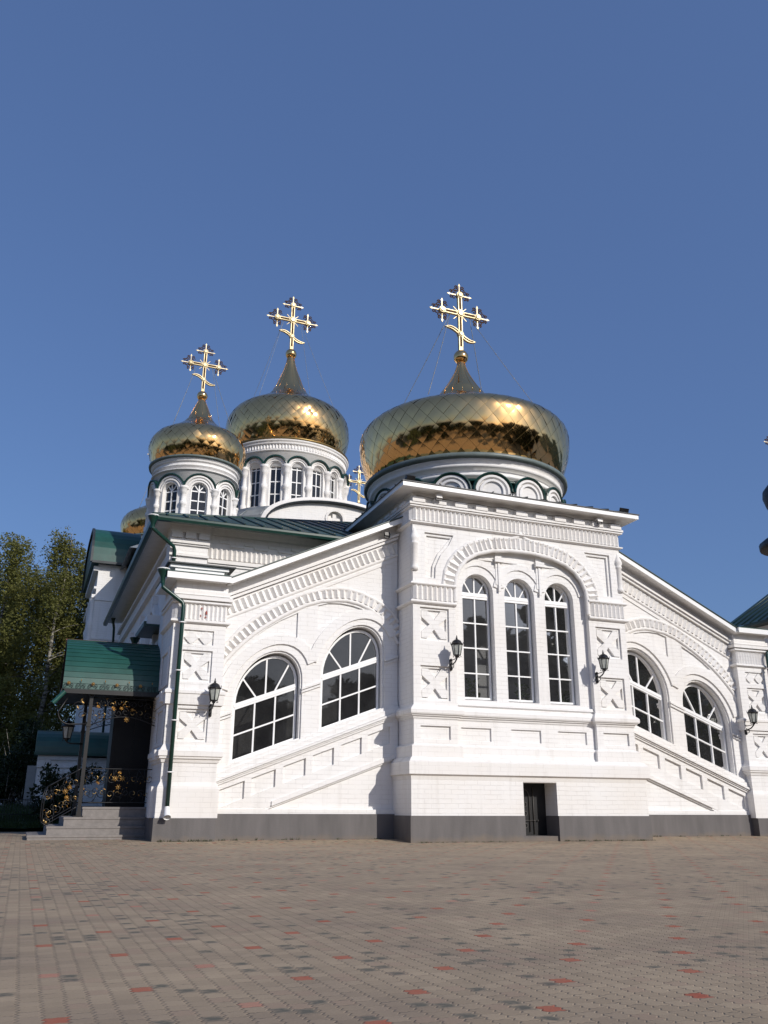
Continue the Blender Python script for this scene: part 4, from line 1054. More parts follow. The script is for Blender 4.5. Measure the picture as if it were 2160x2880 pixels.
cables(C2[0], C2[1], zc_, aw, 2.9, 21.3, c2x)
# corner drums
def corner(cx, cy, seed, dz=0.0):
    r = 1.86; k = 1.0
    zb = 12.02+dz
    drum = tall_drum(cx, cy, r, zb, 14.03+dz, 14.78+dz, 9, R(4.9)-math.atan2(cx-CAM.x, cy-CAM.y)*-1*0+R(-7), CH, 1.6, small=True)
    g = MB(); g.lathe((cx, cy, 0), [(r, 14.76+dz), (r+.18, 14.78+dz), (r+.20, 14.86+dz), (r-.1, 14.89+dz)], 48); g.build('rim', M['grey_gutter'], drum)
    zw = 15.72+dz; q = 2.14/3.37
    pp = [(1.86, -.93), (1.93, -.8), (2.06, -.45), (2.13, -.12), (2.14, .06), (2.08, .33), (1.92, .60), (1.72, .76), (1.45, .92), (1.1, 1.14), (.82, 1.36), (.62, 1.58)]
    d = onion(cx, cy, 2.14, zw, pp, 34, CH, seed, .035)
    s = spire(cx, cy, [(.70, zw+1.50), (.56, 17.40+dz), (.45, 17.65+dz), (.30, 18.02+dz), (.20, 18.25+dz), (.13, 18.45+dz)], [(18.60+dz, .245)], d, 10)
    c, z_, a_, _ = cross(cx, cy, 18.80+dz, 2.45, d)
    cables(cx, cy, z_, a_, 1.75, 16.75+dz, c)
corner(-2.53, 18.0, 11); corner(-2.55, 30.0, 12); corner(9.1, 18.3, 13, -.42); corner(9.4, 29.6, 14)

# ================= rainwater pipes on the church
def funnel(mb, x, y, z, r=.13, h=.28):
    mb.lathe((x, y, z), [(.05, -h), (.055, -h*.55), (r*.9, -h*.1), (r, 0), (r*1.05, .02), (r*.9, .03), (.05, -h*.3)], 16, 0)
    mb.lathe((x, y, z), [(r*.98, .021), (r*1.08, .025), (r*1.08, .045), (r*.9, .045)], 16, 1)
def downpipe(pts, fx, ball=None, mirror=False, spout=True):
    if mirror: pts = [(2*bayc-x, y, z) for x, y, z in pts]; fx = (2*bayc-fx[0], fx[1], fx[2])
    g = MB(); funnel(g, *fx); g.tube(pts, .045, 10)
    o = g.build('downpipe', [M['pipe'], M['white']], CH)
    b = MB(); last = Vector(pts[-2]); end = Vector(pts[-1])
    n = 4 if (last-end).length > 2 else 1
    for k in range(n):
        p = last.lerp(end, (k+.35)/n); b.lathe((p.x, p.y, p.z), [(.055, -.012), (.068, -.012), (.068, .012), (.055, .012)], 12)
        b.tube([p+Vector((0, .0, 0)), p+Vector((0, .16, 0))], .012, 5); b.tube([p+Vector((-.055, 0, 0)), p+Vector((.09, -.02, .01))], .010, 5)
    b.build('bracket', M['white'], o)
    if spout:
        e = MB(); d = -1 if not mirror else 1
        e.tube([end, end+Vector((0, -.02, -.10)), end+Vector((0, -.12, -.20))], [.054, .06, .075], 12, 0, cap=False)
        e.tube([end+Vector((0, -.118, -.198)), end+Vector((0, -.125, -.206))], .076, 12, 1, cap=False)
        e.build('spout', [M['white'], M['white']], o)
    return o
for mr in (False, True):
    downpipe([(-5.66, .58, 5.42), (-5.64, .56, 5.28), (-5.20, .54, 4.98), (-5.17, .54, 4.90), (-5.17, .54, .72)], (-5.66, .58, 5.66), mirror=mr)
    if not mr: downpipe([(-5.86, 1.80, 7.05), (-5.84, 1.80, 6.98), (-5.28, 2.22, 6.72), (-5.24, 2.25, 6.62), (-5.24, 2.25, 6.08)], (-5.86, 1.80, 7.26), mirror=mr, spout=False)
downpipe([(-5.70, 5.0, 4.68), (-5.68, 4.98, 4.6), (-5.3, 4.7, 4.1), (-5.28, 4.7, 4.0), (-5.28, 4.7, 3.2)], (-5.70, 5.0, 4.9), spout=False)
downpipe([(-5.62, 14.6, 7.2), (-5.55, 14.8, 7.0), (-5.5, 15.2, 6.6), (-5.5, 15.4, 6.4), (-5.5, 15.4, .5)], (-5.62, 14.6, 7.4), spout=False)

# ================= lanterns
def lantern_parts(root, wall=True, sc=1.0):
    ox, oy, oz = 0, 0, 0
    def P(x, y, z): return (x*sc, y*sc, z*sc)
    L = root.location
    def T(mb): mb.v = [(v[0]*sc+L.x, v[1]*sc+L.y, v[2]*sc+L.z) for v in mb.v]; return mb
    cyl = -.36
    g = MB()
    if wall:
        g.box(-.035, .035, -.03, 0, 0, .26); g.ball((0, -.03, .02), .035, 8); g.ball((0, -.03, .25), .03, 8)
        g.tube([(0, -.03, .16), (0, -.12, .13), (0, -.24, .16), (0, -.33, .22), (0, cyl, .27)], .017, 7)
        g.tube([(0, -.03, .08), (0, -.10, .03), (0, -.16, .06), (0, -.17, .11), (0, -.13, .12)], .010, 6)
        g.tube([(0, -.03, .23), (0, -.2, .235), (0, cyl, .25)], .010, 6)
    else:
        g.tube([(.36, cyl, .20), (.1, cyl, .20), (0, cyl, .24)], .016, 7)
    g.build
    arm = T(g).build('bracket', M['iron'], root)
    z0 = .30
    g = MB()
    g.lathe((0, cyl, 0), [(.001, z0-.06), (.03, z0-.05), (.045, z0-.02), (.06, z0-.005), (.082, z0), (.09, z0+.012), (.08, z0+.02)], 6, sm=False)
    zt = z0+.27
    for k in range(6):
        a = 2*math.pi*k/6
        g.tube([(.082*math.sin(a), cyl-.082*math.cos(a), z0), (.132*math.sin(a), cyl-.132*math.cos(a), zt)], .009, 5)
        g.tube([(.135*math.sin(a), cyl-.135*math.cos(a), zt-.02), (.152*math.sin(a), cyl-.152*math.cos(a), zt+.02), (.148*math.sin(a), cyl-.148*math.cos(a), zt+.06)], .007, 5)
        g.ball((.09*math.sin(a), cyl-.09*math.cos(a), z0-.025), .014, 5)
    g.lathe((0, cyl, 0), [(.128, zt-.012), (.155, zt), (.155, zt+.014), (.13, zt+.022), (.12, zt+.05), (.10, zt+.085), (.06, zt+.11), (.03, zt+.125), (.02, zt+.14), (.028, zt+.155), (.012, zt+.175), (.016, zt+.19), (.001, zt+.235)], 12)
    T(g).build('lamp_head', M['iron'], root)
    g = MB(); g.lathe((0, cyl, 0), [(.076, z0+.012), (.126, zt-.012)], 6, sm=False); T(g).build('glass', M['frost'], root)
LG = 'black lanterns mounted on the church'
for lab, loc in (('black iron wall lantern on left corner pier, beside the green downpipe', (-4.40, YP, 2.57)),
                 ('black iron wall lantern on central bay, left of the three tall windows', (1.06, 0.0, 3.79)),
                 ('black iron wall lantern on central bay, right of the three tall windows', (5.14, 0.0, 3.72)),
                 ('black iron wall lantern on far right corner pier, next to lowest arched window', (10.42, YP, 2.68))):
    t = thing('wall_lantern', lab, 'lantern', loc, 0, LG); lantern_parts(t, True, .97)
t = thing('porch_lantern', 'black lantern with frosted glass hung on side porch post', 'lantern', (-7.13, 4.45, 1.92)); lantern_parts(t, False, 1.05)

# small floodlights
def flood(lab, loc, rx, s=1.0, mat='iron'):
    t = thing('floodlight', lab, 'floodlight', loc)
    g = MB(); V = Vector(loc)
    g.box(-.14*s, .14*s, -.10*s, .08*s, .12*s, .26*s); c, sn = math.cos(rx), math.sin(rx)
    g.v = [(v[0], v[1]*c-(v[2]-.19*s)*sn, v[1]*sn+(v[2]-.19*s)*c+.19*s) for v in g.v]
    g.v = [(v[0]+V.x, v[1]+V.y, v[2]+V.z) for v in g.v]; g.build('lamp_head', M[mat], t)
    g = MB(); g.box(-.12*s, .12*s, -.05*s, .05*s, -.0, .03*s); g.box(-.14*s, -.12*s, -.02, .02, 0, .2*s); g.box(.12*s, .14*s, -.02, .02, 0, .2*s)
    g.v = [(v[0]+V.x, v[1]+V.y, v[2]+V.z) for v in g.v]; g.build('bracket', M['iron'], t)
flood('black floodlight on right end of central bay roof edge', (6.28, -.22, 8.26), R(25), .75)
flood('black floodlight on left corner of central bay roof', (.0, -.1, 8.28), R(-60), .8)
flood('small pale floodlight under left part of central bay eave', (.72, -.22, 7.92), R(80), .55, 'soffit')
flood('small pale floodlight under right part of central bay eave', (5.45, -.22, 7.90), R(80), .55, 'soffit')
flood('small black floodlight under left wing eave near bay corner', (-.28, .72, 7.10), R(80), .5)

# houseplants on the sills behind the tall windows
def houseplant(lab, x, z, h, seed):
    t = thing('houseplant', lab, 'houseplant', (x, .58, z), 0, 'potted plants on the window sills')
    g = MB(); g.lathe((x, .58, z), [(.001, 0), (.05, 0), (.07, .12), (.062, .12)], 10); g.build('pot', M['pot'], t)
    rnd = random.Random(seed); g = MB()
    for k in range(70):
        a = rnd.uniform(0, 6.28); hh = rnd.uniform(.1, h); rd = rnd.uniform(.01, .16); p = Vector((x+rd*math.cos(a), .58+.10*math.sin(a), z+hh)); w = rnd.uniform(.02, .045); L = rnd.uniform(.04, .1)
        d = Vector((math.cos(a), .1*math.sin(a), rnd.uniform(-.8, .9))).normalized()*L; sd = Vector((d.z, 0.1, -d.x)).normalized()*w
        g.add([p, p+d*.5+sd, p+d, p+d*.5-sd], [(0, 1, 2, 3)])
    g.build('foliage', M['leaf_house'], t)
g = MB(); g.box(1.4, 4.8, .46, .85, 3.08, 3.17); g.build('inner_sill', M['white'], CH)
houseplant('bushy potted plant on sill behind left tall bay window', 1.92, 3.175, .55, 1)
houseplant('bushy potted plant on sill behind middle tall bay window', 3.30, 3.175, .5, 2)
houseplant('low potted plant on sill behind right tall bay window', 4.50, 3.175, .38, 3)

# ================= side porch with canopy, stairs and ironwork
porch = thing('porch', 'side entrance porch with green curved canopy, iron scrollwork and stone steps', 'porch', (-6.3, 3.2, 0))
PX0, PX1, PYa, PYb = -7.42, -5.205, 2.02, 4.40
# canopy: overlapped planks on a barrel section
g = MB(); n = 15
sec = []
for k in range(n+1):
    t = (math.pi/2)*k/n; sec.append((PYa+(3.2-PYa)*(1-math.cos(t)**1.05)*1.0, 3.16+1.26*math.sin(t)**.92))
sec = [(PYa+(3.2-PYa)*(1-math.cos(math.pi/2*k/n)), 3.16+1.27*math.sin(math.pi/2*k/n)) for k in range(n+1)]
pl = []
for k in range(n):
    (ya, za), (yb, zb_) = sec[k], sec[k+1]; L = math.hypot(yb-ya, zb_-za); ny, nz = -(zb_-za)/L, (yb-ya)/L
    pl += [(ya+ny*.012, za+nz*.012), (yb, zb_)]
front = pl+[(6.4-y, z) for y, z in pl[::-1]]
fx_ = lambda a, b, d: (d, a, b)
for i in range(len(front)-1):
    (ya, za), (yb, zb_) = front[i], front[i+1]
    g.add([(PX0, ya, za), (PX1, ya, za), (PX1, yb, zb_), (PX0, yb, zb_)], [(0, 1, 2, 3)], 0)
inner = [(y+(3.2-y)*.04, z-.05) for y, z in front]
for i in range(len(front)-1):
    (ya, za), (yb, zb_) = inner[i], inner[i+1]
    g.add([(PX0, ya, za), (PX1, ya, za), (PX1, yb, zb_), (PX0, yb, zb_)], [(0, 1, 2, 3)], 2)
    g.add([(PX0, *front[i]), (PX0, *front[i+1]), (PX0, *inner[i+1]), (PX0, *inner[i])], [(0, 1, 2, 3)], 1)
g.box(PX0-.02, PX1, 3.16, 3.24, 4.425, 4.455, 1)
g.box(PX0, PX1, PYa-.03, PYa+.05, 3.07, 3.165, 2); g.box(PX0-.02, PX0+.04, PYa-.03, PYb+.02, 3.07, 3.16, 2); g.box(PX0, PX1, PYb-.05, PYb+.03, 3.07, 3.16, 2)
g.box(PX0+.04, PX1, PYa+.05, PYb-.05, 3.085, 3.10, 2)
g.build('canopy', [M['green'], M['red_edge'], M['iron_brown']], porch)
# gutter spout
g = MB(); g.tube([(-7.36, 2.0, 3.10), (-7.58, 1.98, 2.84)], .05, 12, cap=False); g.build('gutter_spout', M['green'], porch)
# snow guard scrolls along the eave
def leaf(mb, fr, a, b, ang, L, w, d, mi=1):
    c, s_ = math.cos(ang), math.sin(ang)
    pts = [(0, 0), (L*.45, w), (L, 0), (L*.45, -w)]
    v = [fr(a+x*c-y*s_, b+x*s_+y*c, d+(.012 if i in (1, 3) else 0)) for i, (x, y) in enumerate(pts)]
    mb.add(v, [(0, 1, 2), (0, 2, 3)], mi)
fg = fr_front(PYa-.04)
g = MB()
for k in range(9):
    a = PX0+.12+k*.255
    for sd in (-1, 1): itube(g, fg, spiral((a+sd*.055, 3.245), .048, 1.2, -math.pi/2, sd, 12), .006, 0)
    itube(g, fg, [(a-.12, 3.175), (a+.13, 3.175)], .005, 0)
    if k % 2 == 0:
        for q in range(7): leaf(g, fg, a, 3.29, q*.9, .045, .014, .01)
        g.ball(fg(a, 3.29, .015), .016, 6, 1)
    else: itube(g, fg, [(a, 3.18), (a, 3.36)], .005, 0); leaf(g, fg, a, 3.33, math.pi/2, .06, .012, .005)
g.build('snow_guard', [M['iron'], M['leafgold']], porch)
# posts
for (x, y, mt) in ((-6.78, 2.16, 'iron_brown'), (-6.78, 4.12, 'iron'), (-5.30, 4.12, 'iron')):
    g = MB(); w = .038
    g.box(x-w, x+w, y-w, y+w, .50, 3.08); g.box(x-.11, x+.09, y-.10, y+.08, .51, .53); g.box(x-.05, x+.05, y-.05, y+.05, .53, .62); g.box(x-.05, x+.05, y-.05, y+.05, 2.38, 2.44)
    g.build('post', M[mt], porch)
# frieze of scrollwork under the eave, arch bracket, railing panels
def scroll_panel(a0, a1, b0f, b1f, fr, seed, dens, gold=.5, name='scroll_panel', big=None, rails=True):
    rnd = random.Random(seed); g = MB()
    nn = max(2, int((a1-a0)*dens))
    for i in range(nn):
        for row in range(2):
            a = lerp(a0, a1, (i+.5)/nn); lo, hi = b0f(a), b1f(a); b = lerp(lo, hi, .28+.44*row)+rnd.uniform(-.03, .03)
            r = min((a1-a0)/nn*.55, (hi-lo)*.27); sd = 1 if (i+row) % 2 else -1
            sp = spiral((a, b), r, 1.25, rnd.uniform(0, 6.28), sd, 16); itube(g, fr, sp, .0065, 0)
            itube(g, fr, [sp[0], (lerp(sp[0][0], a+rnd.uniform(-.15, .15), .8), lo if row == 0 else hi)], .006, 0)
            for q in range(2):
                t = rnd.randint(0, 9); p = sp[t]; an = rnd.uniform(0, 6.28)
                if rnd.random() < gold: leaf(g, fr, p[0], p[1], an, rnd.uniform(.03, .065), rnd.uniform(.007, .014), .015, 1)
            if rnd.random() < gold:
                tail = [sp[k] for k in range(8, 15)]; g.tube([fr(a_, b_, .012) for a_, b_ in tail], [.003, .006, .009, .009, .009, .006, .003], 5, 1)
    if big:
        for (a, b, s_) in big:
            for q in range(7): leaf(g, fr, a, b, q*2*math.pi/7+.3, s_*.8, s_*.15, .03, 1)
            g.ball(fr(a, b, .035), s_*.24, 6, 1)
    if rails:
        for f in (b0f, b1f): itube(g, fr, [(lerp(a0, a1, k/10), f(lerp(a0, a1, k/10))) for k in range(11)], .012, 0)
    return g.build(name, [M['iron'], M['leafgold']], porch)
ff = fr_front(2.16)
arcb = lambda a: 2.42+.20*math.sin(math.pi*(a+6.74)/1.44)
scroll_panel(-6.74, -5.30, arcb, lambda a: 3.02, ff, 4, 6.5, .55, 'frieze', [(-6.30, 2.80, .06), (-6.12, 2.80, .06), (-5.98, 2.56, .09), (-5.88, 2.78, .06), (-6.62, 2.82, .06)])
scroll_panel(-6.74, -5.30, lambda a: .80, lambda a: 1.50, ff, 9, 6.5, .6, 'railing', [(-6.10, 1.30, .085), (-5.95, 1.30, .085), (-6.02, 1.12, .085), (-6.02, 1.42, .06), (-6.45, 1.2, .05)])
fbk = fr_front(4.12)
scroll_panel(-6.74, -5.30, arcb, lambda a: 3.02, fbk, 14, 5.5, .3, 'frieze')
scroll_panel(-6.74, -5.30, lambda a: .80, lambda a: 1.50, fbk, 19, 5.5, .3, 'railing')
# sloping stair rails
for y in (2.16, 4.12):
    fr_ = fr_front(y)
    zt = lambda a: 1.50+(a+6.82)*.60; zl = lambda a: max(.30, .72+(a+6.82)*.62)
    scroll_panel(-7.46, -6.83, zl, zt, fr_, 23+int(y), 6.5, .6, 'stair_rail', [(-7.10, 1.02, .085), (-7.02, 1.10, .07), (-7.06, .90, .07)] if y < 3 else None)
    g = MB(); itube(g, fr_, [(-7.46, zt(-7.46))]+[(-7.50, .9), (-7.50, .5), (-7.47, .38)], .012, 0); itube(g, fr_, spiral((-7.40, .42), .09, 1.1, math.pi, 1, 12), .011, 0); g.ball(fr_(-7.42, .40, .01), .035, 6, 1); g.build('newel_scroll', [M['iron'], M['leafgold']], porch)
# curved bracket by the post
g = MB()
itube(g, ff, [(-7.28, 2.98)]+[(-7.18+.26*math.cos(math.pi+math.pi/2*k/8), 2.68+.26*math.sin(math.pi+math.pi/2*k/8)*1.0) for k in range(9)]+[(-6.8, 2.44)], .016, .0)
itube(g, ff, spiral((-7.02, 2.80), .13, 1.2, math.pi, -1), .009, 0); itube(g, ff, spiral((-6.95, 2.62), .09, 1.2, 0, 1), .008, 0)
for a, b, an in ((-7.02, 2.76, 2.2), (-6.96, 2.60, .4), (-7.0, 2.92, 1.0), (-6.92, 2.88, 2.4)): leaf(g, ff, a, b, an, .09, .022, .012)
g.build('bracket', [M['iron_brown'], M['leafgold']], porch)
# vestibule against the wall
g = MB(); g.box(-6.18, -5.21, 2.85, 3.95, .5, 3.06)
for y0_ in (2.84,): g.box(-6.20, -6.12, 2.83, 2.87, .5, 3.06); g.box(-5.72, -5.68, 2.835, 2.86, .5, 3.06); g.box(-6.2, -5.21, 2.832, 2.86, 1.6, 1.66)
g.build('vestibule', M['dark_glazing'], porch)
# steps
for (xl, yf, z0, z1) in ((-7.76, 1.72, -.5, .155), (-7.40, 1.84, .155, .325), (-7.08, 1.96, .325, .505), (-6.72, 2.08, .505, .71)):
    g = MB(); g.box(xl+.012, -5.25, yf+.012, 4.45, z0, z1-.045); g.box(xl, -5.25, yf, 4.45, z1-.044, z1)
    g.build('step', M['stone'], porch)

# ================= low annex behind the porch
annex = thing('annex_building', 'low white annex with blue green barrel roof behind the side porch', 'annex', (-6.3, 15, 0))
g = MB(); g.box(-7.6, -6.22, 13.9, 16.0, 0, 2.34)
fA = fr_front(13.9); g.fbox(fA, -7.62, -6.2, 2.2, 2.34, 0, .08); g.fbox(fA, -7.62, -7.2, 1.95, 2.2, 0, .06); g.fbox(fA, -7.0, -6.2, 1.95, 2.0, 0, .05)
k = -6.9
while k < -5.3: g.fbox(fA, k, k+.1, 1.75, 1.85, 0, .05); k += .2
g.box(-6.22, -5.25, 14.1, 16, 0, 2.30)
g.build('wall', M['brick'], annex)
g = MB(); bq = barrel(13.7, 16.2, 2.42, .80, 14, .8); g.prism(lambda a, b, d: (d, a, b), bq, -7.72, -5.3, 0); g.box(-7.74, -5.3, 13.68, 16.2, 2.35, 2.43, 0)
g.build('roof', M['green'], annex)
g = MB(); g.box(-7.9, -7.62, 13.95, 14.3, 0, 2.0); g.build('pier', M['grey_metal'], annex)

# ================= building and bell tower on the right
rb = thing('monastery_building', 'white building with dark green roof beyond the right wing', 'building', (27, 8, 0))
g = MB(); g.box(24.6, 36, -14, 15.2, -.5, 9.2)
fRB = fr_left(24.6); g.fbox(fRB, -14, 15.2, 8.9, 9.15, 0, .12)
k = -13.8
while k < 15: g.fbox(fRB, k, k+.3, 8.55, 8.85, 0, .12); k += .62
g.build('wall', M['brick'], rb)
g = MB()
g.add([(23.9, -14.5, 9.28), (23.9, 15.6, 9.28), (30.3, 15.6, 13.3), (30.3, -14.5, 13.3), (36.7, -14.5, 9.28), (36.7, 15.6, 9.28)], [(0, 1, 2, 3), (3, 2, 5, 4)])
g.box(23.9, 24.7, -14.5, 15.6, 9.16, 9.27); g.add([(24.6, 15.2, 9.2), (36, 15.2, 9.2), (30.3, 15.2, 13.2)], [(0, 1, 2)])
k = -14
while k < 15.5: g.tube([(23.9, k, 9.31), (30.3, k, 13.33)], .03, 4); k += .55
g.build('roof', M['green_dark'], rb)
bt = thing('bell_tower', 'dark domed bell tower with gold cross, clipped by the right photo edge', 'tower', (40.52, 25, 0))
g = MB(); g.lathe((40.52, 25, 0), [(1.5, 0), (1.5, 18.1), (1.2, 18.5), (1.2, 20.9), (1.35, 21.0)], 12, sm=False); g.build('wall', M['brick'], bt)
g = MB(); g.lathe((40.52, 25, 0), [(1.5, 18.09), (2.2, 18.09), (2.32, 18.15), (2.34, 18.55), (1.9, 18.9), (1.22, 19.1)], 24); g.build('roof', M['dark_roof'], bt)
g = MB(); g.lathe((40.52, 25, 0), [(1.3, 21.0), (1.5, 21.4), (1.66, 22.0), (1.6, 22.5), (1.2, 23.0), (.6, 23.5), (.25, 24.0), (.12, 24.4)], 24); g.build('dome', M['dark_roof'], bt)
cross(40.52, 25, 24.2, 3.3, bt)

# ================= vegetation
def tree_mesh(seed, H, rad, nleaf, size, droop=1.0, base=.16):
    rnd = random.Random(seed)
    t = MB(); pts = []; x = y = 0.0
    for k in range(13):
        u = k/12; x += rnd.gauss(0, .10)*H/14; y += rnd.gauss(0, .10)*H/14; pts.append(Vector((x, y, H*.97*u)))
    t.tube(pts, [max(.012*H*(1-k/12.4)**.9, .012) for k in range(13)], 8)
    c = MB(); anchors = []
    nb = 46
    for b in range(nb):
        u = base+(1-base)*(b+rnd.random())/nb; i = min(int(u*12), 11); p = pts[i].lerp(pts[i+1], u*12-i)
        a = rnd.uniform(0, 6.28); shape = math.sin(math.pi*min(1, (u-base)/(1-base)*.85+.12))**.7
        L = rad*shape*rnd.uniform(.55, 1.15)+.25
        el = rnd.uniform(.5, 1.1); q = [p]
        for s in range(1, 6):
            w = s/5; q.append(p+Vector((math.cos(a)*L*w, math.sin(a)*L*w, L*(math.sin(el)*w*.9-droop*.55*w*w))))
        t.tube(q, [.0035*H*(1-.85*k/5)*(1.15-u) for k in range(6)], 4)
        for s in range(2, 6): anchors.append((q[s], L))
        anchors.append((q[5], L))
    cl = []
    for p, L in anchors:
        for k in range(3):
            cl.append((p+Vector((rnd.gauss(0, .35), rnd.gauss(0, .35), rnd.gauss(0, .25)))*1.0, rnd.uniform(.5, 1.7)*droop+.2))
    per = max(1, nleaf//len(cl))
    for p, dl in cl:
        for k in range(per):
            q = p+Vector((rnd.gauss(0, .16), rnd.gauss(0, .16), -dl*rnd.random()**1.1))
            if q.z < .6: continue
            s_ = size*rnd.uniform(.6, 1.3); n1 = Vector((rnd.gauss(0, 1), rnd.gauss(0, 1), rnd.gauss(0, .6)))
            if n1.length < .1: continue
            n1.normalize(); n2 = n1.cross(Vector((rnd.gauss(0, 1), rnd.gauss(0, 1), rnd.gauss(0, 1)))).normalized()
            c.add([q-n1*s_*.8, q+n2*s_*.5, q+n1*s_*.8, q-n2*s_*.5], [(0, 1, 2, 3)])
    return t, c
protos = []
def tree(name, label, cat, loc, group, seed, H, rad, nleaf, size, leafm, droop=1.0, base=.16):
    r = thing(name, label, cat, loc, 0, group)
    t, c = tree_mesh(seed, H, rad, nleaf, size, droop, base)
    for mb, nm, mt in ((t, 'trunk', M['bark']), (c, 'crown', leafm)):
        mb.v = [(v[0]+loc[0], v[1]+loc[1], v[2]+loc[2]) for v in mb.v]; mb.build(nm, mt, r, recalc=False)
    return r
def copy_tree(src, loc, rz, sc, label):
    r = src.copy(); COL.objects.link(r); r.location = loc; r.rotation_euler = (0, 0, rz); r.scale = (sc, sc, sc); r['label'] = label
    for ch in list(src.children):
        c = ch.copy(); COL.objects.link(c); c.parent = r; c.matrix_parent_inverse = ch.matrix_parent_inverse.copy()
    return r
TG = 'birches behind the church'
b1 = tree('birch_tree', 'tallest birch with pointed top, just left of the church transept', 'tree', (-7.6, 33, .1), TG, 21, 16.2, 2.0, 34000, .085, M['leaf'], 1.0, .10)
b2 = tree('birch_tree', 'broad birch with thin spiky top near left photo edge', 'tree', (-10.6, 35, .1), TG, 22, 16.0, 2.3, 36000, .085, M['leaf'], 1.1, .10)
b3 = tree('birch_tree', 'shorter birch touching the white transept wall', 'tree', (-5.6, 36, .1), TG, 23, 14.8, 2.0, 30000, .085, M['leaf'], 1.0, .10)
copy_tree(b2, (-9.1, 37, .1), 2.1, .93, 'lower birch filling the dip between the two tall birch tops')
copy_tree(b1, (-12.6, 37, .1), 1.2, 1.0, 'birch cut off by the left edge of the photo')
copy_tree(b3, (-7.0, 40, .1), 3.0, 1.06, 'birch half hidden behind the pointed tallest birch')
copy_tree(b3, (-11.2, 43, .1), 4.0, 1.15, 'far birch seen only through gaps at the left edge')
def bush(label, loc, rx, rz, seed, nleaf=2600, size=.07, name='bush', cat='bush', mat='leaf_dark'):
    r = thing(name, label, cat, loc); rnd = random.Random(seed); t = MB(); c = MB()
    for k in range(9):
        a = rnd.uniform(0, 6.28); e = Vector((rx*.6*math.cos(a), rx*.6*math.sin(a), rz*rnd.uniform(.6, .95))); t.tube([Vector((0, 0, -.2)), e*.5+Vector((0, 0, .1)), e], [.03, .02, .006], 5)
    lumps = [(Vector((rnd.gauss(0, rx*.42), rnd.gauss(0, rx*.42), rz*rnd.uniform(.2, .85))), rnd.uniform(.25, .45)*rx) for _ in range(22)]
    for k in range(nleaf):
        p, lr = rnd.choice(lumps); d = Vector((rnd.gauss(0, 1), rnd.gauss(0, 1), rnd.gauss(0, 1))).normalized(); q = p+d*lr*rnd.uniform(.5, 1.1)
        if q.z < 0: q.z = rnd.uniform(0, .2)
        n1 = Vector((rnd.gauss(0, 1), rnd.gauss(0, 1), rnd.gauss(0, 1))).normalized(); n2 = n1.cross(Vector((rnd.gauss(0, 1), .3, rnd.gauss(0, 1)))).normalized(); s_ = size*rnd.uniform(.6, 1.3)
        c.add([q-n1*s_, q+n2*s_*.6, q+n1*s_, q-n2*s_*.6], [(0, 1, 2, 3)])
    for mb, nm, mt in ((t, 'stems', M['bark']), (c, 'foliage', M[mat])):
        mb.v = [(v[0]+loc[0], v[1]+loc[1], v[2]+loc[2]) for v in mb.v]; mb.build(nm, mt, r, recalc=False)
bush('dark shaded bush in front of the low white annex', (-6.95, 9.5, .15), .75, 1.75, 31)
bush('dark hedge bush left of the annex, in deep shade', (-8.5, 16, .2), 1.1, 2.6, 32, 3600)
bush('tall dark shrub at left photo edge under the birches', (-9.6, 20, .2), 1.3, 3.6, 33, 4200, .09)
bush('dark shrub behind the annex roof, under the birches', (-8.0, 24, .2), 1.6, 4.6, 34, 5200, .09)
# grass bank in the shade
g = MB(); rnd = random.Random(5)
nx, ny = 30, 40
for j in range(ny+1):
    for i in range(nx+1):
        x = lerp(-30, -5.3, i/nx); y = lerp(8.2, 60, (j/ny)**1.6); g.v.append((x, y, .165+min(.55, (y-8.2)*.10)*(1 if y > 8.2 else 0)+.03*math.sin(x*3+y*2)))
for j in range(ny):
    for i in range(nx):
        k = j*(nx+1)+i; g.f.append([k, k+1, k+nx+2, k+nx+1]); g.mi.append(0); g.sm.append(True)
for k in range(9000):
    x = rnd.uniform(-10.5, -6.8); y = 8.25+rnd.random()**1.5*6; z = .165+min(.55, (y-8.2)*.10); h = rnd.uniform(.05, .16); a = rnd.uniform(0, 6.28); w = .008
    g.add([(x-w*math.cos(a), y-w*math.sin(a), z-.02), (x+w*math.cos(a), y+w*math.sin(a), z-.02), (x+rnd.gauss(0, .04), y+rnd.gauss(0, .04), z+h)], [(0, 1, 2)])
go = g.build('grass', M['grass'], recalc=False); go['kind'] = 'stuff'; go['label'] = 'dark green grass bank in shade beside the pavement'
g = MB(); fr_ = fr_front(9.0)
for k in range(30): itube(g, fr_, [(-9.6+k*.07, .3), (-9.6+k*.07, .92)], .006, 0)
for z in (.5, .88): itube(g, fr_, [(-9.62, z), (-7.5, z)], .010, 0)
tag(g.build('iron_fence', M['iron']), 'low dark iron fence on the grass left of the porch', 'fence')
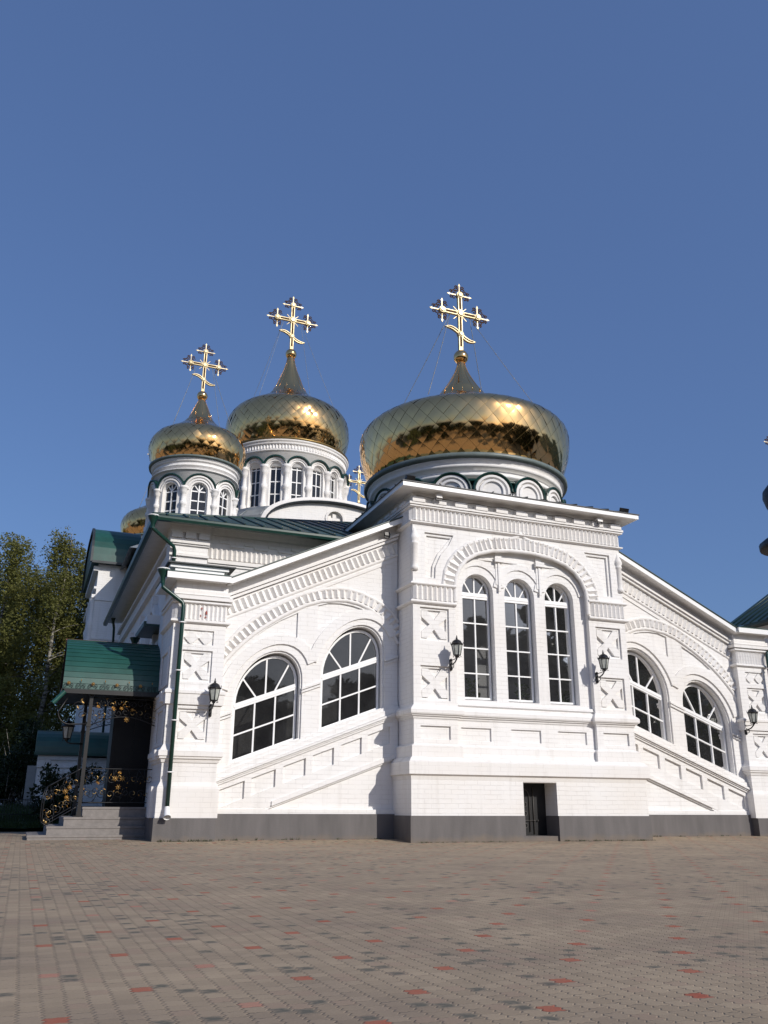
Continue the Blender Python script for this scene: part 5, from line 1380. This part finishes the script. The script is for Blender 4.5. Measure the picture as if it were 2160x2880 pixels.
# trees across the square (they show in the window panes and the gold)
rt = None
for k in range(15):
    a = R(-78+k*11.5); d = 40+4*math.sin(k*2.1); x = -2+d*math.sin(a); y = -6-d*math.cos(a)
    lab = 'leafy tree across the square, mirrored in the window panes'
    if rt is None: rt = tree('leafy_tree', lab, 'tree', (x, y, -.8), 'trees across the square', 41, 12.4, 4.3, 7000, .42, M['leaf_dark'], .6, .10)
    else: copy_tree(rt, (x, y, -.8), k*1.3, (.80+.12*random.random()) if math.degrees(a) < 34 else 1.22+.1*random.random(), lab)
wd_ = MB(); rnd = random.Random(77)
for (xa, xb, yy, num) in ((-5.3, -4.2, .60, 26), (.15, 2.7, -.17, 40), (3.75, 6.3, -.17, 70), (-4.1, -.1, .83, 18), (6.4, 10.3, .83, 16)):
    for q in range(num):
        x0_ = lerp(xa, xb, rnd.random()**(1.0 if num < 60 else .8)); hh = rnd.uniform(.015, .06)
        for b_ in range(rnd.randint(3, 7)):
            a = rnd.uniform(0, 6.28); x_ = x0_+rnd.gauss(0, .03); y_ = yy-abs(rnd.gauss(0, .02)); z_ = gz(x_, y_)-.005; w_ = rnd.uniform(.004, .01)
            wd_.add([(x_-w_*math.cos(a), y_-w_*math.sin(a), z_), (x_+w_*math.cos(a), y_+w_*math.sin(a), z_), (x_+rnd.gauss(0, .03), y_-rnd.uniform(0, .03), z_+hh)], [(0, 1, 2)])
wo_ = wd_.build('weeds', M['grass'], recalc=False); wo_['kind'] = 'stuff'; wo_['label'] = 'small weeds growing along the foot of the church wall'
fw = MB(); rnd = random.Random(8); NA, NR = 60, 16
for j in range(NR+1):
    for i in range(NA+1):
        a = R(lerp(-100, 100, i/NA)); d = 47+j*14+(j/NR)**2*400
        z = (-1 if j == 0 else (9.3 if math.degrees(a) < 34 else 14.5)+rnd.uniform(-1.4, 1.4))
        fw.v.append((-2+d*math.sin(a)+rnd.uniform(-2, 2), -6-d*math.cos(a)+rnd.uniform(-2, 2), z))
for j in range(NR):
    for i in range(NA):
        k = j*(NA+1)+i; fw.f.append([k, k+1, k+NA+2, k+NA+1]); fw.mi.append(0); fw.sm.append(False)
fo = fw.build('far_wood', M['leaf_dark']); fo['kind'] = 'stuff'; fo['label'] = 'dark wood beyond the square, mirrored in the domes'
bpy.context.view_layer.update()
